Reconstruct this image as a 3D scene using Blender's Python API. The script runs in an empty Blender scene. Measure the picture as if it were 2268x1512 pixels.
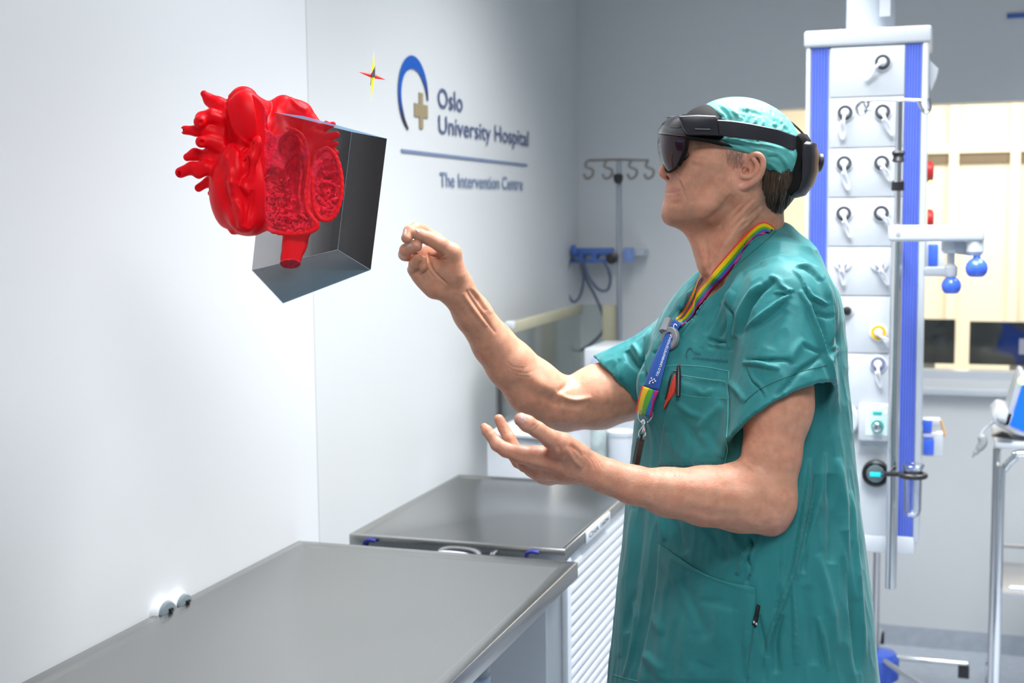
import bpy, bmesh, math, random
import numpy as np
from mathutils import Vector, Matrix
from mathutils.bvhtree import BVHTree

# ------------------------------------------------------------------ camera, light, exposure
scn = bpy.context.scene
CX, CY, FPX, EYE = 1134.0, 756.0, 2895.0, 1.62
RC = np.array([[0.9490158, -0.0207517, 0.3145447],
               [0.3150443, 0.0965353, -0.9441546],
               [-0.0107718, 0.9951132, 0.0981513]])      # columns: camera right, up, back in room axes
cam_d = bpy.data.cameras.new('camera')
cam_d.sensor_width = 36.0
cam_d.lens = 36.0 * FPX / 2268.0
cam_d.dof.use_dof = True
cam_d.dof.focus_distance = 2.03
cam_d.dof.aperture_fstop = 4.8
cam = bpy.data.objects.new('camera', cam_d)
scn.collection.objects.link(cam)
M4 = Matrix([list(RC[0]) + [0], list(RC[1]) + [0], list(RC[2]) + [EYE], [0, 0, 0, 1]])
cam.matrix_world = M4
scn.camera = cam
scn.view_settings.view_transform = 'Standard'
scn.view_settings.look = 'None'
scn.view_settings.gamma = 1.0
scn.view_settings.use_curve_mapping = False
scn.view_settings.exposure = 0.55
scn.cycles.max_bounces = 8
scn.cycles.caustics_reflective = False
scn.cycles.caustics_refractive = False
scn.cycles.sample_clamp_indirect = 4.0

world = bpy.data.worlds.new('world')
scn.world = world
world.use_nodes = True
world.node_tree.nodes['Background'].inputs[0].default_value = (0.86, 0.93, 1.0, 1)
world.node_tree.nodes['Background'].inputs[1].default_value = 0.35

def area_light(name, loc, size, power, color=(1, 1, 1), rot=(0, 0, 0), size_y=None, spread=math.pi):
    d = bpy.data.lights.new(name, 'AREA')
    d.energy = power
    d.size = size
    d.color = color
    d.spread = spread
    if size_y:
        d.shape = 'RECTANGLE'
        d.size_y = size_y
    o = bpy.data.objects.new(name, d)
    o.location = loc
    o.rotation_euler = rot
    scn.collection.objects.link(o)
    return o
# ceiling panels of the operating room and one added fill (all above and outside the frame)
area_light('ceiling_and_fill_light', (-0.62, 2.25, 2.86), 0.6, 11, (0.97, 0.985, 1.0), size_y=0.6, spread=math.radians(160))
area_light('ceiling_and_fill_light', (-0.05, 2.55, 2.86), 0.6, 30, (0.97, 0.985, 1.0), size_y=0.8, spread=math.radians(112))
area_light('ceiling_and_fill_light', (-0.62, 3.45, 2.86), 0.6, 15, (0.97, 0.99, 1.0), size_y=0.9, spread=math.radians(105))
area_light('ceiling_and_fill_light', (0.85, 3.6, 2.86), 0.6, 22, (0.97, 0.99, 1.0), size_y=1.2, spread=math.radians(105))
area_light('ceiling_and_fill_light', (0.2, 0.6, 2.86), 1.0, 26, (0.97, 0.99, 1.0), size_y=0.8, spread=math.radians(150))  # fill from the camera side, added to brighten the man's face
area_light('control_room_light', (0.3, 6.6, 2.55), 1.6, 75, (1.0, 0.92, 0.80))

# ------------------------------------------------------------------ small helpers
C = scn.collection
def vec(p): return np.asarray(p, float)
def ray(px, py): return RC @ np.array([(px - CX) / FPX, -(py - CY) / FPX, -1.0])
def P(px, py, d): return ray(px, py) * d + np.array([0, 0, EYE])          # the place seen there at that distance
def on_y(px, py, y):
    d = ray(px, py); return d * (y / d[1]) + np.array([0, 0, EYE])
def on_x(px, py, x):
    d = ray(px, py); return d * (x / d[0]) + np.array([0, 0, EYE])
def on_z(px, py, z):
    d = ray(px, py); return d * ((z - EYE) / d[2]) + np.array([0, 0, EYE])
def to_px(co):
    q = (np.asarray(co) - np.array([0, 0, EYE])) @ RC
    return CX + FPX * q[:, 0] / -q[:, 2], CY - FPX * q[:, 1] / -q[:, 2], -q[:, 2]
def nrm(v): v = np.asarray(v, float); return v / (np.linalg.norm(v) + 1e-12)
def vframe(px, py):
    z = -nrm(ray(px, py)); x = nrm(np.cross(RC[:, 1], z)); y = np.cross(z, x)
    return x, y, z

def mat(name, color, rough=0.5, metal=0.0, noise=0.0, nscale=8.0, bump=0.0, bscale=60.0, spec=0.5, emit=None, estr=0.0,
        sss=0.0, coat=0.0, vcol=False, alpha=None, trans=0.0, sheen=0.0, detail=4.0, stretch=None, ior=1.45):
    m = bpy.data.materials.new(name)
    m.use_nodes = True
    nt = m.node_tree
    b = nt.nodes['Principled BSDF']
    b.inputs['Roughness'].default_value = rough
    b.inputs['Metallic'].default_value = metal
    b.inputs['Specular IOR Level'].default_value = spec
    b.inputs['IOR'].default_value = ior
    b.inputs['Coat Weight'].default_value = coat
    b.inputs['Transmission Weight'].default_value = trans
    b.inputs['Sheen Weight'].default_value = sheen
    if sss:
        b.inputs['Subsurface Weight'].default_value = sss
        b.inputs['Subsurface Radius'].default_value = (1.0, 0.35, 0.2)
        b.inputs['Subsurface Scale'].default_value = 0.006
    if alpha is not None: b.inputs['Alpha'].default_value = alpha
    tc = nt.nodes.new('ShaderNodeTexCoord')
    src = tc.outputs['Object']
    if stretch:
        mp = nt.nodes.new('ShaderNodeMapping'); mp.inputs['Scale'].default_value = stretch
        nt.links.new(src, mp.inputs[0]); src = mp.outputs[0]
    base = None
    if vcol:
        va = nt.nodes.new('ShaderNodeVertexColor'); va.layer_name = 'Col'
        base = va.outputs[0]
    n = nt.nodes.new('ShaderNodeTexNoise')
    n.inputs['Scale'].default_value = nscale
    n.inputs['Detail'].default_value = detail
    nt.links.new(src, n.inputs['Vector'])
    mr = nt.nodes.new('ShaderNodeMapRange')
    mr.inputs[1].default_value = 0.3; mr.inputs[2].default_value = 0.7
    mr.inputs[3].default_value = 1 - noise; mr.inputs[4].default_value = 1 + noise * 0.6
    nt.links.new(n.outputs[0], mr.inputs[0])
    mx = nt.nodes.new('ShaderNodeMix'); mx.data_type = 'RGBA'; mx.blend_type = 'MULTIPLY'; mx.inputs[0].default_value = 1
    if base is None: mx.inputs[6].default_value = (*color, 1)
    else: nt.links.new(base, mx.inputs[6])
    nt.links.new(mr.outputs[0], mx.inputs[7])
    nt.links.new(mx.outputs[2], b.inputs['Base Color'])
    if emit:
        b.inputs['Emission Color'].default_value = (*emit, 1)
        b.inputs['Emission Strength'].default_value = estr
    if bump:
        n2 = nt.nodes.new('ShaderNodeTexNoise'); n2.inputs['Scale'].default_value = bscale; n2.inputs['Detail'].default_value = 3
        nt.links.new(src, n2.inputs['Vector'])
        bp = nt.nodes.new('ShaderNodeBump'); bp.inputs['Strength'].default_value = bump; bp.inputs['Distance'].default_value = 0.002
        nt.links.new(n2.outputs[0], bp.inputs['Height']); nt.links.new(bp.outputs[0], b.inputs['Normal'])
    return m

def put(o, parent=None, label=None, cat=None, group=None, kind=None):
    if o.name not in C.objects: C.objects.link(o)
    if parent is not None:
        o.parent = parent
        o.matrix_parent_inverse = parent.matrix_world.inverted() if parent.type != 'EMPTY' else Matrix.Translation(-parent.location)
    if label: o['label'] = label
    if cat: o['category'] = cat
    if group: o['group'] = group
    if kind: o['kind'] = kind
    return o
def root(name, loc, label, cat, group=None, kind=None):
    o = bpy.data.objects.new(name, None); o.location = [float(v) for v in loc]; o.empty_display_size = 0.1
    return put(o, None, label, cat, group, kind)
def mesh_obj(name, verts, faces, m, parent=None, smooth=False, **kw):
    me = bpy.data.meshes.new(name)
    me.from_pydata([tuple(float(c) for c in v) for v in verts], [], [tuple(int(i) for i in f) for f in faces])
    me.validate()
    if smooth:
        me.polygons.foreach_set('use_smooth', [True] * len(me.polygons))
    if m: me.materials.append(m)
    o = bpy.data.objects.new(name, me)
    return put(o, parent, **kw)

class MB:
    """collects shapes into one mesh"""
    def __init__(s): s.v = []; s.f = []
    def add(s, v, f):
        n = len(s.v); s.v += [vec(q) for q in v]; s.f += [tuple(i + n for i in q) for q in f]; return s
    def hexa(s, lo, hi):
        """8 corners: lo ring (4, ccw) and hi ring (4)"""
        return s.add(list(lo) + list(hi), [(3, 2, 1, 0), (4, 5, 6, 7), (0, 1, 5, 4), (1, 2, 6, 5), (2, 3, 7, 6), (3, 0, 4, 7)])
    def box(s, a, b):
        x0, y0, z0 = np.minimum(a, b); x1, y1, z1 = np.maximum(a, b)
        return s.hexa([(x0, y0, z0), (x1, y0, z0), (x1, y1, z0), (x0, y1, z0)], [(x0, y0, z1), (x1, y0, z1), (x1, y1, z1), (x0, y1, z1)])
    def tube(s, pts, r, n=16, caps=True, closed=False):
        pts = [vec(p) for p in pts]
        m = len(pts)
        rs = r if hasattr(r, '__len__') else [r] * m
        up = None; rings = []
        for i in range(m):
            if closed: t = nrm(pts[(i + 1) % m] - pts[i - 1])
            else: t = nrm(pts[min(i + 1, m - 1)] - pts[max(i - 1, 0)])
            if up is None:
                up = np.array([0, 0, 1.0]) if abs(t[2]) < 0.9 else np.array([1.0, 0, 0])
            a = nrm(np.cross(t, up)); up = np.cross(a, t)
            rings.append([pts[i] + rs[i] * (math.cos(2 * math.pi * k / n) * a + math.sin(2 * math.pi * k / n) * up) for k in range(n)])
        v = [q for rg in rings for q in rg]; f = []
        for i in range(m if closed else m - 1):
            j = (i + 1) % m
            for k in range(n): f.append((i * n + k, i * n + (k + 1) % n, j * n + (k + 1) % n, j * n + k))
        if caps and not closed: f += [tuple(range(n - 1, -1, -1)), tuple((m - 1) * n + k for k in range(n))]
        return s.add(v, f)
    def lathe(s, c, axis, prof, n=28):
        """prof: (distance along axis, radius)"""
        c = vec(c); axis = nrm(axis)
        return s.tube_exact([c + axis * p[0] for p in prof], axis, [p[1] for p in prof], n)
    def tube_exact(s, pts, axis, rs, n):
        h = np.array([0, 0, 1.0]) if abs(axis[2]) < 0.9 else np.array([1.0, 0, 0])
        a = nrm(np.cross(axis, h)); b = np.cross(axis, a)
        v = []; f = []
        for p, r in zip(pts, rs):
            r = max(r, 1e-5)
            v += [p + r * (math.cos(2 * math.pi * k / n) * a + math.sin(2 * math.pi * k / n) * b) for k in range(n)]
        m = len(pts)
        for i in range(m - 1):
            for k in range(n): f.append((i * n + k, i * n + (k + 1) % n, (i + 1) * n + (k + 1) % n, (i + 1) * n + k))
        f += [tuple(range(n - 1, -1, -1)), tuple((m - 1) * n + k for k in range(n))]
        return s.add(v, f)
    def prism(s, poly, off):
        n = len(poly); poly = [vec(p) for p in poly]
        return s.add(poly + [p + vec(off) for p in poly], [tuple(range(n - 1, -1, -1)), tuple(range(n, 2 * n))] + [(i, (i + 1) % n, n + (i + 1) % n, n + i) for i in range(n)])
    def obj(s, name, m, parent=None, bevel=0.0, smooth=True, seg=2, **kw):
        o = mesh_obj(name, s.v, s.f, m, parent, smooth, **kw)
        bm = bmesh.new(); bm.from_mesh(o.data); bmesh.ops.recalc_face_normals(bm, faces=bm.faces)
        if bevel:
            es = [e for e in bm.edges if len(e.link_faces) == 2 and e.calc_face_angle(0) > 0.6]
            bmesh.ops.bevel(bm, geom=es, offset=bevel, segments=seg, profile=0.5, affect='EDGES', clamp_overlap=True)
        if smooth:
            for e in bm.edges:
                if len(e.link_faces) == 2 and e.calc_face_angle(0) > 0.6: e.smooth = False
        bm.to_mesh(o.data); bm.free()
        return o

def spline(pts, n):
    """Catmull-Rom through pts"""
    pts = np.asarray(pts, float)
    p = np.vstack([2 * pts[0] - pts[1], pts, 2 * pts[-1] - pts[-2]])
    out = []
    for i in range(len(pts) - 1):
        for t in np.linspace(0, 1, n, endpoint=False):
            a, b, c, d = p[i:i + 4]
            out.append(0.5 * ((2 * b) + (-a + c) * t + (2 * a - 5 * b + 4 * c - d) * t * t + (-a + 3 * b - 3 * c + d) * t ** 3))
    out.append(pts[-1])
    return np.array(out)

# ------------------------------------------------------------------ implicit surfaces for organic shapes
class Field:
    def __init__(s): s.it = []
    def _add(s, f, c, R, k, op): s.it.append((f, np.asarray(c, np.float32), float(R), max(k, 1e-5), op)); return s
    def cone(s, a, b, ra, rb, k=0.012, op='u', flat=None):
        a = vec(a); b = vec(b); ab0 = b - a
        if flat is not None:
            n, g = nrm(flat[0]), flat[1]
        ab = ab0.copy()
        if flat is not None: ab = ab + n * (ab @ n) * (1 / g - 1)
        L = ab @ ab + 1e-12
        abf = ab.astype(np.float32); af = a.astype(np.float32)
        def f(p):
            q = p - af
            if flat is not None:
                nf = n.astype(np.float32)
                q = q + np.outer(q @ nf, nf) * np.float32(1 / g - 1)
            t = np.clip((q @ abf) / np.float32(L), 0, 1)
            d = np.sqrt(((q - t[:, None] * abf) ** 2).sum(1)) - (ra + (rb - ra) * t)
            return d * (g if flat is not None else 1.0)
        return s._add(f, (a + b) / 2, np.linalg.norm(ab0) / 2 + max(ra, rb), k, op)
    def chain(s, pts, rs, k=0.004, k0=None, flat=None):
        for i in range(len(pts) - 1):
            s.cone(pts[i], pts[i + 1], rs[i], rs[i + 1], k if i or k0 is None else k0, flat=flat)
        return s
    def ell(s, c, r, B=None, k=0.012, op='u'):
        c = vec(c).astype(np.float32); r = np.asarray(r, np.float32)
        B = np.eye(3, dtype=np.float32) if B is None else np.array(B, np.float32)     # rows: axes
        def f(p):
            q = (p - c) @ B.T
            k0 = np.sqrt(((q / r) ** 2).sum(1)); k1 = np.sqrt(((q / r ** 2) ** 2).sum(1)) + 1e-9
            return np.where(k0 < 1e-3, -float(r.min()), k0 * (k0 - 1) / k1)
        return s._add(f, c, float(r.max()), k, op)
    def rbox(s, c, h, B=None, r=0.005, k=0.003, op='u'):
        c = vec(c).astype(np.float32); h = np.asarray(h, np.float32) - r
        B = np.eye(3, dtype=np.float32) if B is None else np.array(B, np.float32)
        def f(p):
            q = np.abs((p - c) @ B.T) - h
            return np.sqrt((np.maximum(q, 0) ** 2).sum(1)) + np.minimum(q.max(1), 0) - r
        return s._add(f, c, float(np.linalg.norm(h)) + r, k, op)
    def plane(s, p0, n, op='i', k=0.001, c=None, R=100.0):
        p0 = vec(p0).astype(np.float32); n = nrm(n).astype(np.float32)
        return s._add(lambda p: (p - p0) @ n, p0 if c is None else c, R, k, op)
    def sub(s, other, c, R, k=0.003, op='s'):
        return s._add(lambda p: other.ev(p), c, R, k, op)
    def ev(s, p, items=None):
        p = np.asarray(p, np.float32)
        d = np.full(len(p), 10.0, np.float32)
        for f, c, R, k, op in (s.it if items is None else items):
            e = f(p)
            if op == 'u':
                h = np.clip(0.5 + 0.5 * (d - e) / k, 0, 1); d = d * (1 - h) + e * h - k * h * (1 - h)
            else:
                if op == 's': e = -e
                h = np.clip(0.5 + 0.5 * (e - d) / k, 0, 1); d = d * (1 - h) + e * h + k * h * (1 - h)
        return d
    def mesh(s, h, n=16, lo=None, hi=None, slack=2.4, project=True):
        us = [i for i in s.it if i[4] == 'u']
        if lo is None: lo = np.min([i[1] - i[2] for i in us], 0) - 2 * h
        if hi is None: hi = np.max([i[1] + i[2] for i in us], 0) + 2 * h
        lo = np.asarray(lo, float)
        nb = np.ceil((np.asarray(hi) - lo) / (h * n)).astype(int)
        bi = np.stack(np.meshgrid(*[np.arange(k) for k in nb], indexing='ij'), -1).reshape(-1, 3)
        half = h * n * math.sqrt(3) / 2
        cen = lo + (bi + 0.5) * h * n
        dc = np.concatenate([s.ev(cen[i:i + 50000]) for i in range(0, len(cen), 50000)])
        keep = np.abs(dc) < half * slack
        bi = bi[keep]; cen = cen[keep]
        g = np.arange(n + 1)
        G = np.stack(np.meshgrid(g, g, g, indexing='ij'), -1).reshape(-1, 3)
        N = nb * n + 4
        key = lambda ijk: (ijk[:, 0].astype(np.int64) * N[1] + ijk[:, 1]) * N[2] + ijk[:, 2]
        VK = []; VP = []; Q = []
        for b, c in zip(bi, cen):
            items = [i for i in s.it if np.linalg.norm(i[1] - c) - i[2] < half + 3 * i[3] + 0.03 or (i[4] != 'u' and i[2] > 50)]
            pts = lo + (b * n + G) * h
            d = s.ev(pts, items).reshape(n + 1, n + 1, n + 1)
            neg = d < 0
            if neg.all() or not neg.any(): continue
            c8 = [neg[i:n + i, j:n + j, k:n + k] for i in (0, 1) for j in (0, 1) for k in (0, 1)]
            cnt = sum(x.astype(int) for x in c8)
            act = (cnt > 0) & (cnt < 8)
            ii = np.argwhere(act)
            acc = np.zeros((len(ii), 3)); num = np.zeros(len(ii))
            for ax in range(3):
                o1, o2 = [a for a in range(3) if a != ax]
                for u in (0, 1):
                    for w in (0, 1):
                        s0 = ii.copy(); s0[:, o1] += u; s0[:, o2] += w
                        s1 = s0.copy(); s1[:, ax] += 1
                        d0 = d[s0[:, 0], s0[:, 1], s0[:, 2]]; d1 = d[s1[:, 0], s1[:, 1], s1[:, 2]]
                        x = (d0 < 0) != (d1 < 0)
                        t = np.where(x, d0 / np.where(x, d0 - d1, 1), 0)
                        pt = s0.astype(float); pt[:, ax] += t
                        acc += pt * x[:, None]; num += x
            vp = lo + (b * n + acc / num[:, None]) * h
            if project:
                for _ in range(2):
                    e = h * 0.5; f0 = s.ev(vp, items)
                    gr = np.stack([s.ev(vp + np.eye(3)[a] * e, items) - f0 for a in range(3)], 1) / e
                    gn = (gr ** 2).sum(1) + 1e-6
                    st = -(f0 / gn)[:, None] * gr
                    L = np.linalg.norm(st, axis=1, keepdims=True)
                    vp = vp + st * np.minimum(1, 0.5 * h / (L + 1e-9))
            VK.append(key(ii + b * n)); VP.append(vp)
            for ax in range(3):
                o1, o2 = (ax + 1) % 3, (ax + 2) % 3
                sl0 = [slice(0, n)] * 3; sl1 = [slice(0, n)] * 3; sl1[ax] = slice(1, n + 1)
                a0 = neg[tuple(sl0)]; a1 = neg[tuple(sl1)]
                e = np.argwhere(a0 != a1)
                if not len(e): continue
                fl = a0[e[:, 0], e[:, 1], e[:, 2]]
                ge = e + b * n
                q = []
                for du, dv in ((0, 0), (-1, 0), (-1, -1), (0, -1)):
                    t = ge.copy(); t[:, o1] += du; t[:, o2] += dv; q.append(key(t))
                q = np.stack(q, 1); q[~fl] = q[~fl][:, ::-1]
                Q.append(q)
        VK = np.concatenate(VK); VP = np.concatenate(VP); Q = np.concatenate(Q)
        o = np.argsort(VK); VK = VK[o]; VP = VP[o]
        ix = np.searchsorted(VK, Q); ix = np.clip(ix, 0, len(VK) - 1)
        for r_, c_ in np.argwhere(VK[ix] != Q):              # rare gaps between blocks: close them on the nearest point
            kk = int(Q[r_, c_]); g3 = np.array([kk // int(N[1] * N[2]), (kk // int(N[2])) % int(N[1]), kk % int(N[2])])
            ix[r_, c_] = np.argmin(((VP - (lo + (g3 + 0.5) * h)) ** 2).sum(1))
        ok = np.array([len(set(t)) > 2 for t in ix.tolist()])
        return VP, ix[ok]

def vnormals(v, q):
    n = np.cross(v[q[:, 2]] - v[q[:, 0]], v[q[:, 3]] - v[q[:, 1]])
    out = np.zeros_like(v)
    for k in range(4):
        for a in range(3): out[:, a] += np.bincount(q[:, k], n[:, a], len(v))
    return out / (np.linalg.norm(out, axis=1, keepdims=True) + 1e-12)

def carve(v, q, strokes, passes=1):
    """push folds and creases into a mesh along lines drawn on its visible side.
    stroke: (points in px, width px, height m, kind) kind r round, f fold (one side up, other down), c crease"""
    n = vnormals(v, q)
    px, py, dp = to_px(v)
    view = nrm_rows(np.array([0, 0, EYE]) - v)
    face = np.clip(((n * view).sum(1) + 0.1) / 0.35, 0, 1)
    disp = np.zeros(len(v))
    for st in strokes:
        pts, w, amp = st[0], st[1], st[2]
        kind = st[3] if len(st) > 3 else 'r'
        pts = spline(pts, 6) if len(pts) > 2 else np.asarray(pts, float)
        x0, y0 = pts.min(0) - 3 * w; x1, y1 = pts.max(0) + 3 * w
        m = np.where((px > x0) & (px < x1) & (py > y0) & (py < y1) & (face > 0))[0]
        if len(st) > 4: m = m[(dp[m] > st[4][0]) & (dp[m] < st[4][1])]
        if not len(m): continue
        best = np.full(len(m), 1e9); sd = np.zeros(len(m)); tt = np.zeros(len(m))
        seg = np.linalg.norm(np.diff(pts, axis=0), axis=1); cum = np.concatenate([[0], np.cumsum(seg)]); tot = cum[-1]
        X = np.stack([px[m], py[m]], 1)
        for i in range(len(pts) - 1):
            a, b = pts[i], pts[i + 1]; ab = b - a
            t = np.clip(((X - a) @ ab) / (ab @ ab + 1e-9), 0, 1)
            dd = X - a - t[:, None] * ab
            L = np.sqrt((dd ** 2).sum(1)); up = L < best
            best = np.where(up, L, best)
            sg = np.sign(ab[0] * dd[:, 1] - ab[1] * dd[:, 0])
            sd = np.where(up, sg * L, sd); tt = np.where(up, (cum[i] + t * seg[i]) / tot, tt)
        tap = np.clip(4 * tt * (1 - tt), 0, 1) ** 0.5
        if kind == 'n': tap = 1.0
        u = sd / w
        if kind in ('r', 'n'): pr = np.exp(-u * u)
        elif kind == 'f': pr = u * np.exp(0.5 - 0.5 * u * u * 2)
        elif kind == 'c': pr = np.exp(-np.abs(u) * 1.6)
        disp[m] += amp * pr * tap * face[m]
    return v + n * disp[:, None]
def nrm_rows(a): return a / (np.linalg.norm(a, axis=1, keepdims=True) + 1e-12)

def quad_obj(name, v, q, m, parent=None, col=None, **kw):
    me = bpy.data.meshes.new(name)
    nv, nf = len(v), len(q)
    me.vertices.add(nv); me.vertices.foreach_set('co', np.asarray(v, np.float32).ravel())
    me.loops.add(nf * 4); me.loops.foreach_set('vertex_index', np.asarray(q, np.int32).ravel())
    me.polygons.add(nf); me.polygons.foreach_set('loop_start', np.arange(0, nf * 4, 4, dtype=np.int32))
    me.polygons.foreach_set('use_smooth', np.ones(nf, bool))
    me.update(calc_edges=True)
    me.validate()
    if col is not None:
        ca = me.color_attributes.new('Col', 'FLOAT_COLOR', 'POINT')
        ca.data.foreach_set('color', np.concatenate([col, np.ones((len(col), 1))], 1).astype(np.float32).ravel())
    me.materials.append(m)
    return put(bpy.data.objects.new(name, me), parent, **kw)

def text_mesh(txt, size=1.0, cell=None):
    """verts (2d) and faces of a line of lettering, baseline at y=0; size = font size"""
    cu = bpy.data.curves.new('lettering', 'FONT'); cu.body = txt; cu.size = size; cu.resolution_u = 3; cu.offset = 0.008
    o = bpy.data.objects.new('lettering', cu); C.objects.link(o)
    dg = bpy.context.evaluated_depsgraph_get()
    me = bpy.data.meshes.new_from_object(o.evaluated_get(dg))
    bpy.data.objects.remove(o)
    bm = bmesh.new(); bm.from_mesh(me)
    if cell:
        bmesh.ops.triangulate(bm, faces=bm.faces)
        for _ in range(3):
            es = [e for e in bm.edges if e.calc_length() > cell]
            if es: bmesh.ops.subdivide_edges(bm, edges=es, cuts=1)
            bmesh.ops.triangulate(bm, faces=bm.faces)
    bm.verts.ensure_lookup_table()
    v = np.array([list(x.co)[:2] for x in bm.verts]); f = [[y.index for y in x.verts] for x in bm.faces]
    bm.free()
    return v, f
def letters(txt, origin, du, dv, height, thick, m, name='lettering', parent=None, width=None, bold=0.0):
    """flat lettering of real thickness on a plane; height = capital height in m; width squeezes the line"""
    v, f = text_mesh(txt, 1.0)
    v = v / 0.73 * height; x0 = 0
    o = vec(origin); du = nrm(du); dv = nrm(dv); nn = np.cross(du, dv)
    k = width / (v[:, 0].max() - v[:, 0].min()) if width else 1.0
    words = txt.split(' '); outp = None
    for i, w in enumerate(words):                       # one part per word
        u, g = text_mesh(w, 1.0); u = u / 0.73 * height
        full = text_mesh(' '.join(words[:i + 1]), 1.0)[0] / 0.73 * height
        sh = full[:, 0].max() - u[:, 0].max()
        outp = mesh_obj(name, [o + du * (a + sh) * k + dv * b + nn * thick for a, b in u], g, m, parent)
    return outp
HSTEP = 0.0017

# ------------------------------------------------------------------ materials of the room
WHITE = mat('wall_paint_white', (0.70, 0.72, 0.74), 0.42, noise=0.012, nscale=2.0, bump=0.03, bscale=300)
WHITE2 = mat('wall_paint_grey_white', (0.63, 0.65, 0.66), 0.45, noise=0.012, nscale=2.0, bump=0.03, bscale=300)
CEIL = mat('ceiling_tile', (0.62, 0.63, 0.64), 0.8, noise=0.02)
FLOOR = mat('vinyl_floor', (0.42, 0.46, 0.52), 0.35, noise=0.08, nscale=30, detail=8)
CREAM = mat('cream_wall', (0.84, 0.77, 0.66), 0.6, noise=0.02)
STEEL = mat('brushed_steel', (0.385, 0.385, 0.375), 0.24, metal=1.0, noise=0.02, nscale=2)
STEEL_D = mat('steel_edge', (0.5, 0.5, 0.51), 0.30, metal=1.0, noise=0.05, nscale=6)
CHROME = mat('chrome', (0.72, 0.74, 0.77), 0.14, metal=1.0, noise=0.01)
PLW = mat('white_enamel', (0.54, 0.575, 0.62), 0.32, noise=0.01, coat=0.2)
PLW2 = mat('pale_grey_enamel', (0.46, 0.505, 0.56), 0.35, noise=0.02)
BLUE = mat('blue_strip', (0.10, 0.16, 0.60), 0.55, noise=0.08, nscale=6)
BLUE2 = mat('bright_blue_plastic', (0.05, 0.13, 0.68), 0.25, noise=0.03, coat=0.3)
BLUEP = mat('pale_blue_plastic', (0.40, 0.46, 0.85), 0.3)
RACKB = mat('blue_rack_plastic', (0.07, 0.15, 0.45), 0.4, noise=0.05)
BLACK = mat('black_plastic', (0.012, 0.012, 0.014), 0.35, noise=0.1)
RUB = mat('dark_rubber', (0.03, 0.03, 0.035), 0.6)
CABLE = mat('grey_blue_cable', (0.10, 0.13, 0.20), 0.5)
GREYP = mat('grey_plastic', (0.35, 0.37, 0.38), 0.4, noise=0.03)
NAVY = mat('navy_plastic', (0.02, 0.03, 0.22), 0.35)
BEIGE = mat('beige_plastic', (0.40, 0.38, 0.27), 0.5, noise=0.04)
YEL = mat('yellow_ring_plastic', (0.80, 0.50, 0.03), 0.35)
RED = mat('red_plastic', (0.45, 0.02, 0.02), 0.35)
PORC = mat('clear_white_plastic', (0.78, 0.80, 0.84), 0.2, coat=0.5)
DISP = mat('dark_screen_glass', (0.012, 0.018, 0.022), 0.08, noise=0.2, nscale=5)
TEALP = mat('teal_print', (0.02, 0.45, 0.40), 0.5)
CYANP = mat('glowing_cyan_print', (0.02, 0.65, 0.75), 0.5, emit=(0.0, 0.5, 0.6), estr=0.2)  # plain print given a weak glow of its own, not a lamp
LEDG = mat('green_led', (0.3, 0.9, 0.2), 0.4, emit=(0.4, 1.0, 0.2), estr=2.0)
SCRB = mat('lit_blue_screen', (0.01, 0.08, 0.7), 0.3, emit=(0.0, 0.10, 0.85), estr=0.9)
def glass_mat(name, color, a, rough=0.05):
    m = bpy.data.materials.new(name); m.use_nodes = True; nt = m.node_tree; nt.nodes.clear()
    out = nt.nodes.new('ShaderNodeOutputMaterial'); tr = nt.nodes.new('ShaderNodeBsdfTransparent'); tr.inputs[0].default_value = (*color, 1)
    gl = nt.nodes.new('ShaderNodeBsdfGlossy'); gl.inputs['Roughness'].default_value = rough
    mx = nt.nodes.new('ShaderNodeMixShader'); lw = nt.nodes.new('ShaderNodeLayerWeight'); lw.inputs[0].default_value = 0.25
    mp = nt.nodes.new('ShaderNodeMapRange'); mp.inputs[3].default_value = a; mp.inputs[4].default_value = min(1, a + 0.6)
    nt.links.new(lw.outputs['Fresnel'], mp.inputs[0]); nt.links.new(mp.outputs[0], mx.inputs[0])
    nt.links.new(tr.outputs[0], mx.inputs[1]); nt.links.new(gl.outputs[0], mx.inputs[2]); nt.links.new(mx.outputs[0], out.inputs[0])
    return m
GLASS = glass_mat('window_glass', (0.97, 0.98, 0.96), 0.03)
ACRYL = glass_mat('acrylic', (0.86, 0.88, 0.86), 0.04)

# ------------------------------------------------------------------ room shell
XL, YB, ZC = -1.36, 4.95, 2.9
SK = dict(kind='structure')
def wallbox(name, a, b, m): return MB().box(a, b).obj(name, m, smooth=False, **SK)
wallbox('floor', (-1.6, -1.6, -0.1), (3.2, 8.2, 0.0), FLOOR)
wallbox('ceiling', (-1.6, -1.6, ZC), (3.2, 5.1, ZC + 0.1), CEIL)
ys = on_x(694, 700, XL)[1]
wallbox('wall_left', (XL - 0.12, -1.6, 0), (XL, ys, ZC), WHITE)
wallbox('wall_left_far', (XL - 0.15, ys, 0), (XL - 0.012, YB + 0.1, ZC), WHITE2)
wallbox('wall_right', (3.05, -1.6, 0), (3.2, 8.2, ZC), WHITE2)
wallbox('wall_near', (-1.6, -1.6, 0), (3.2, -1.45, ZC), WHITE2)
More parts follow.
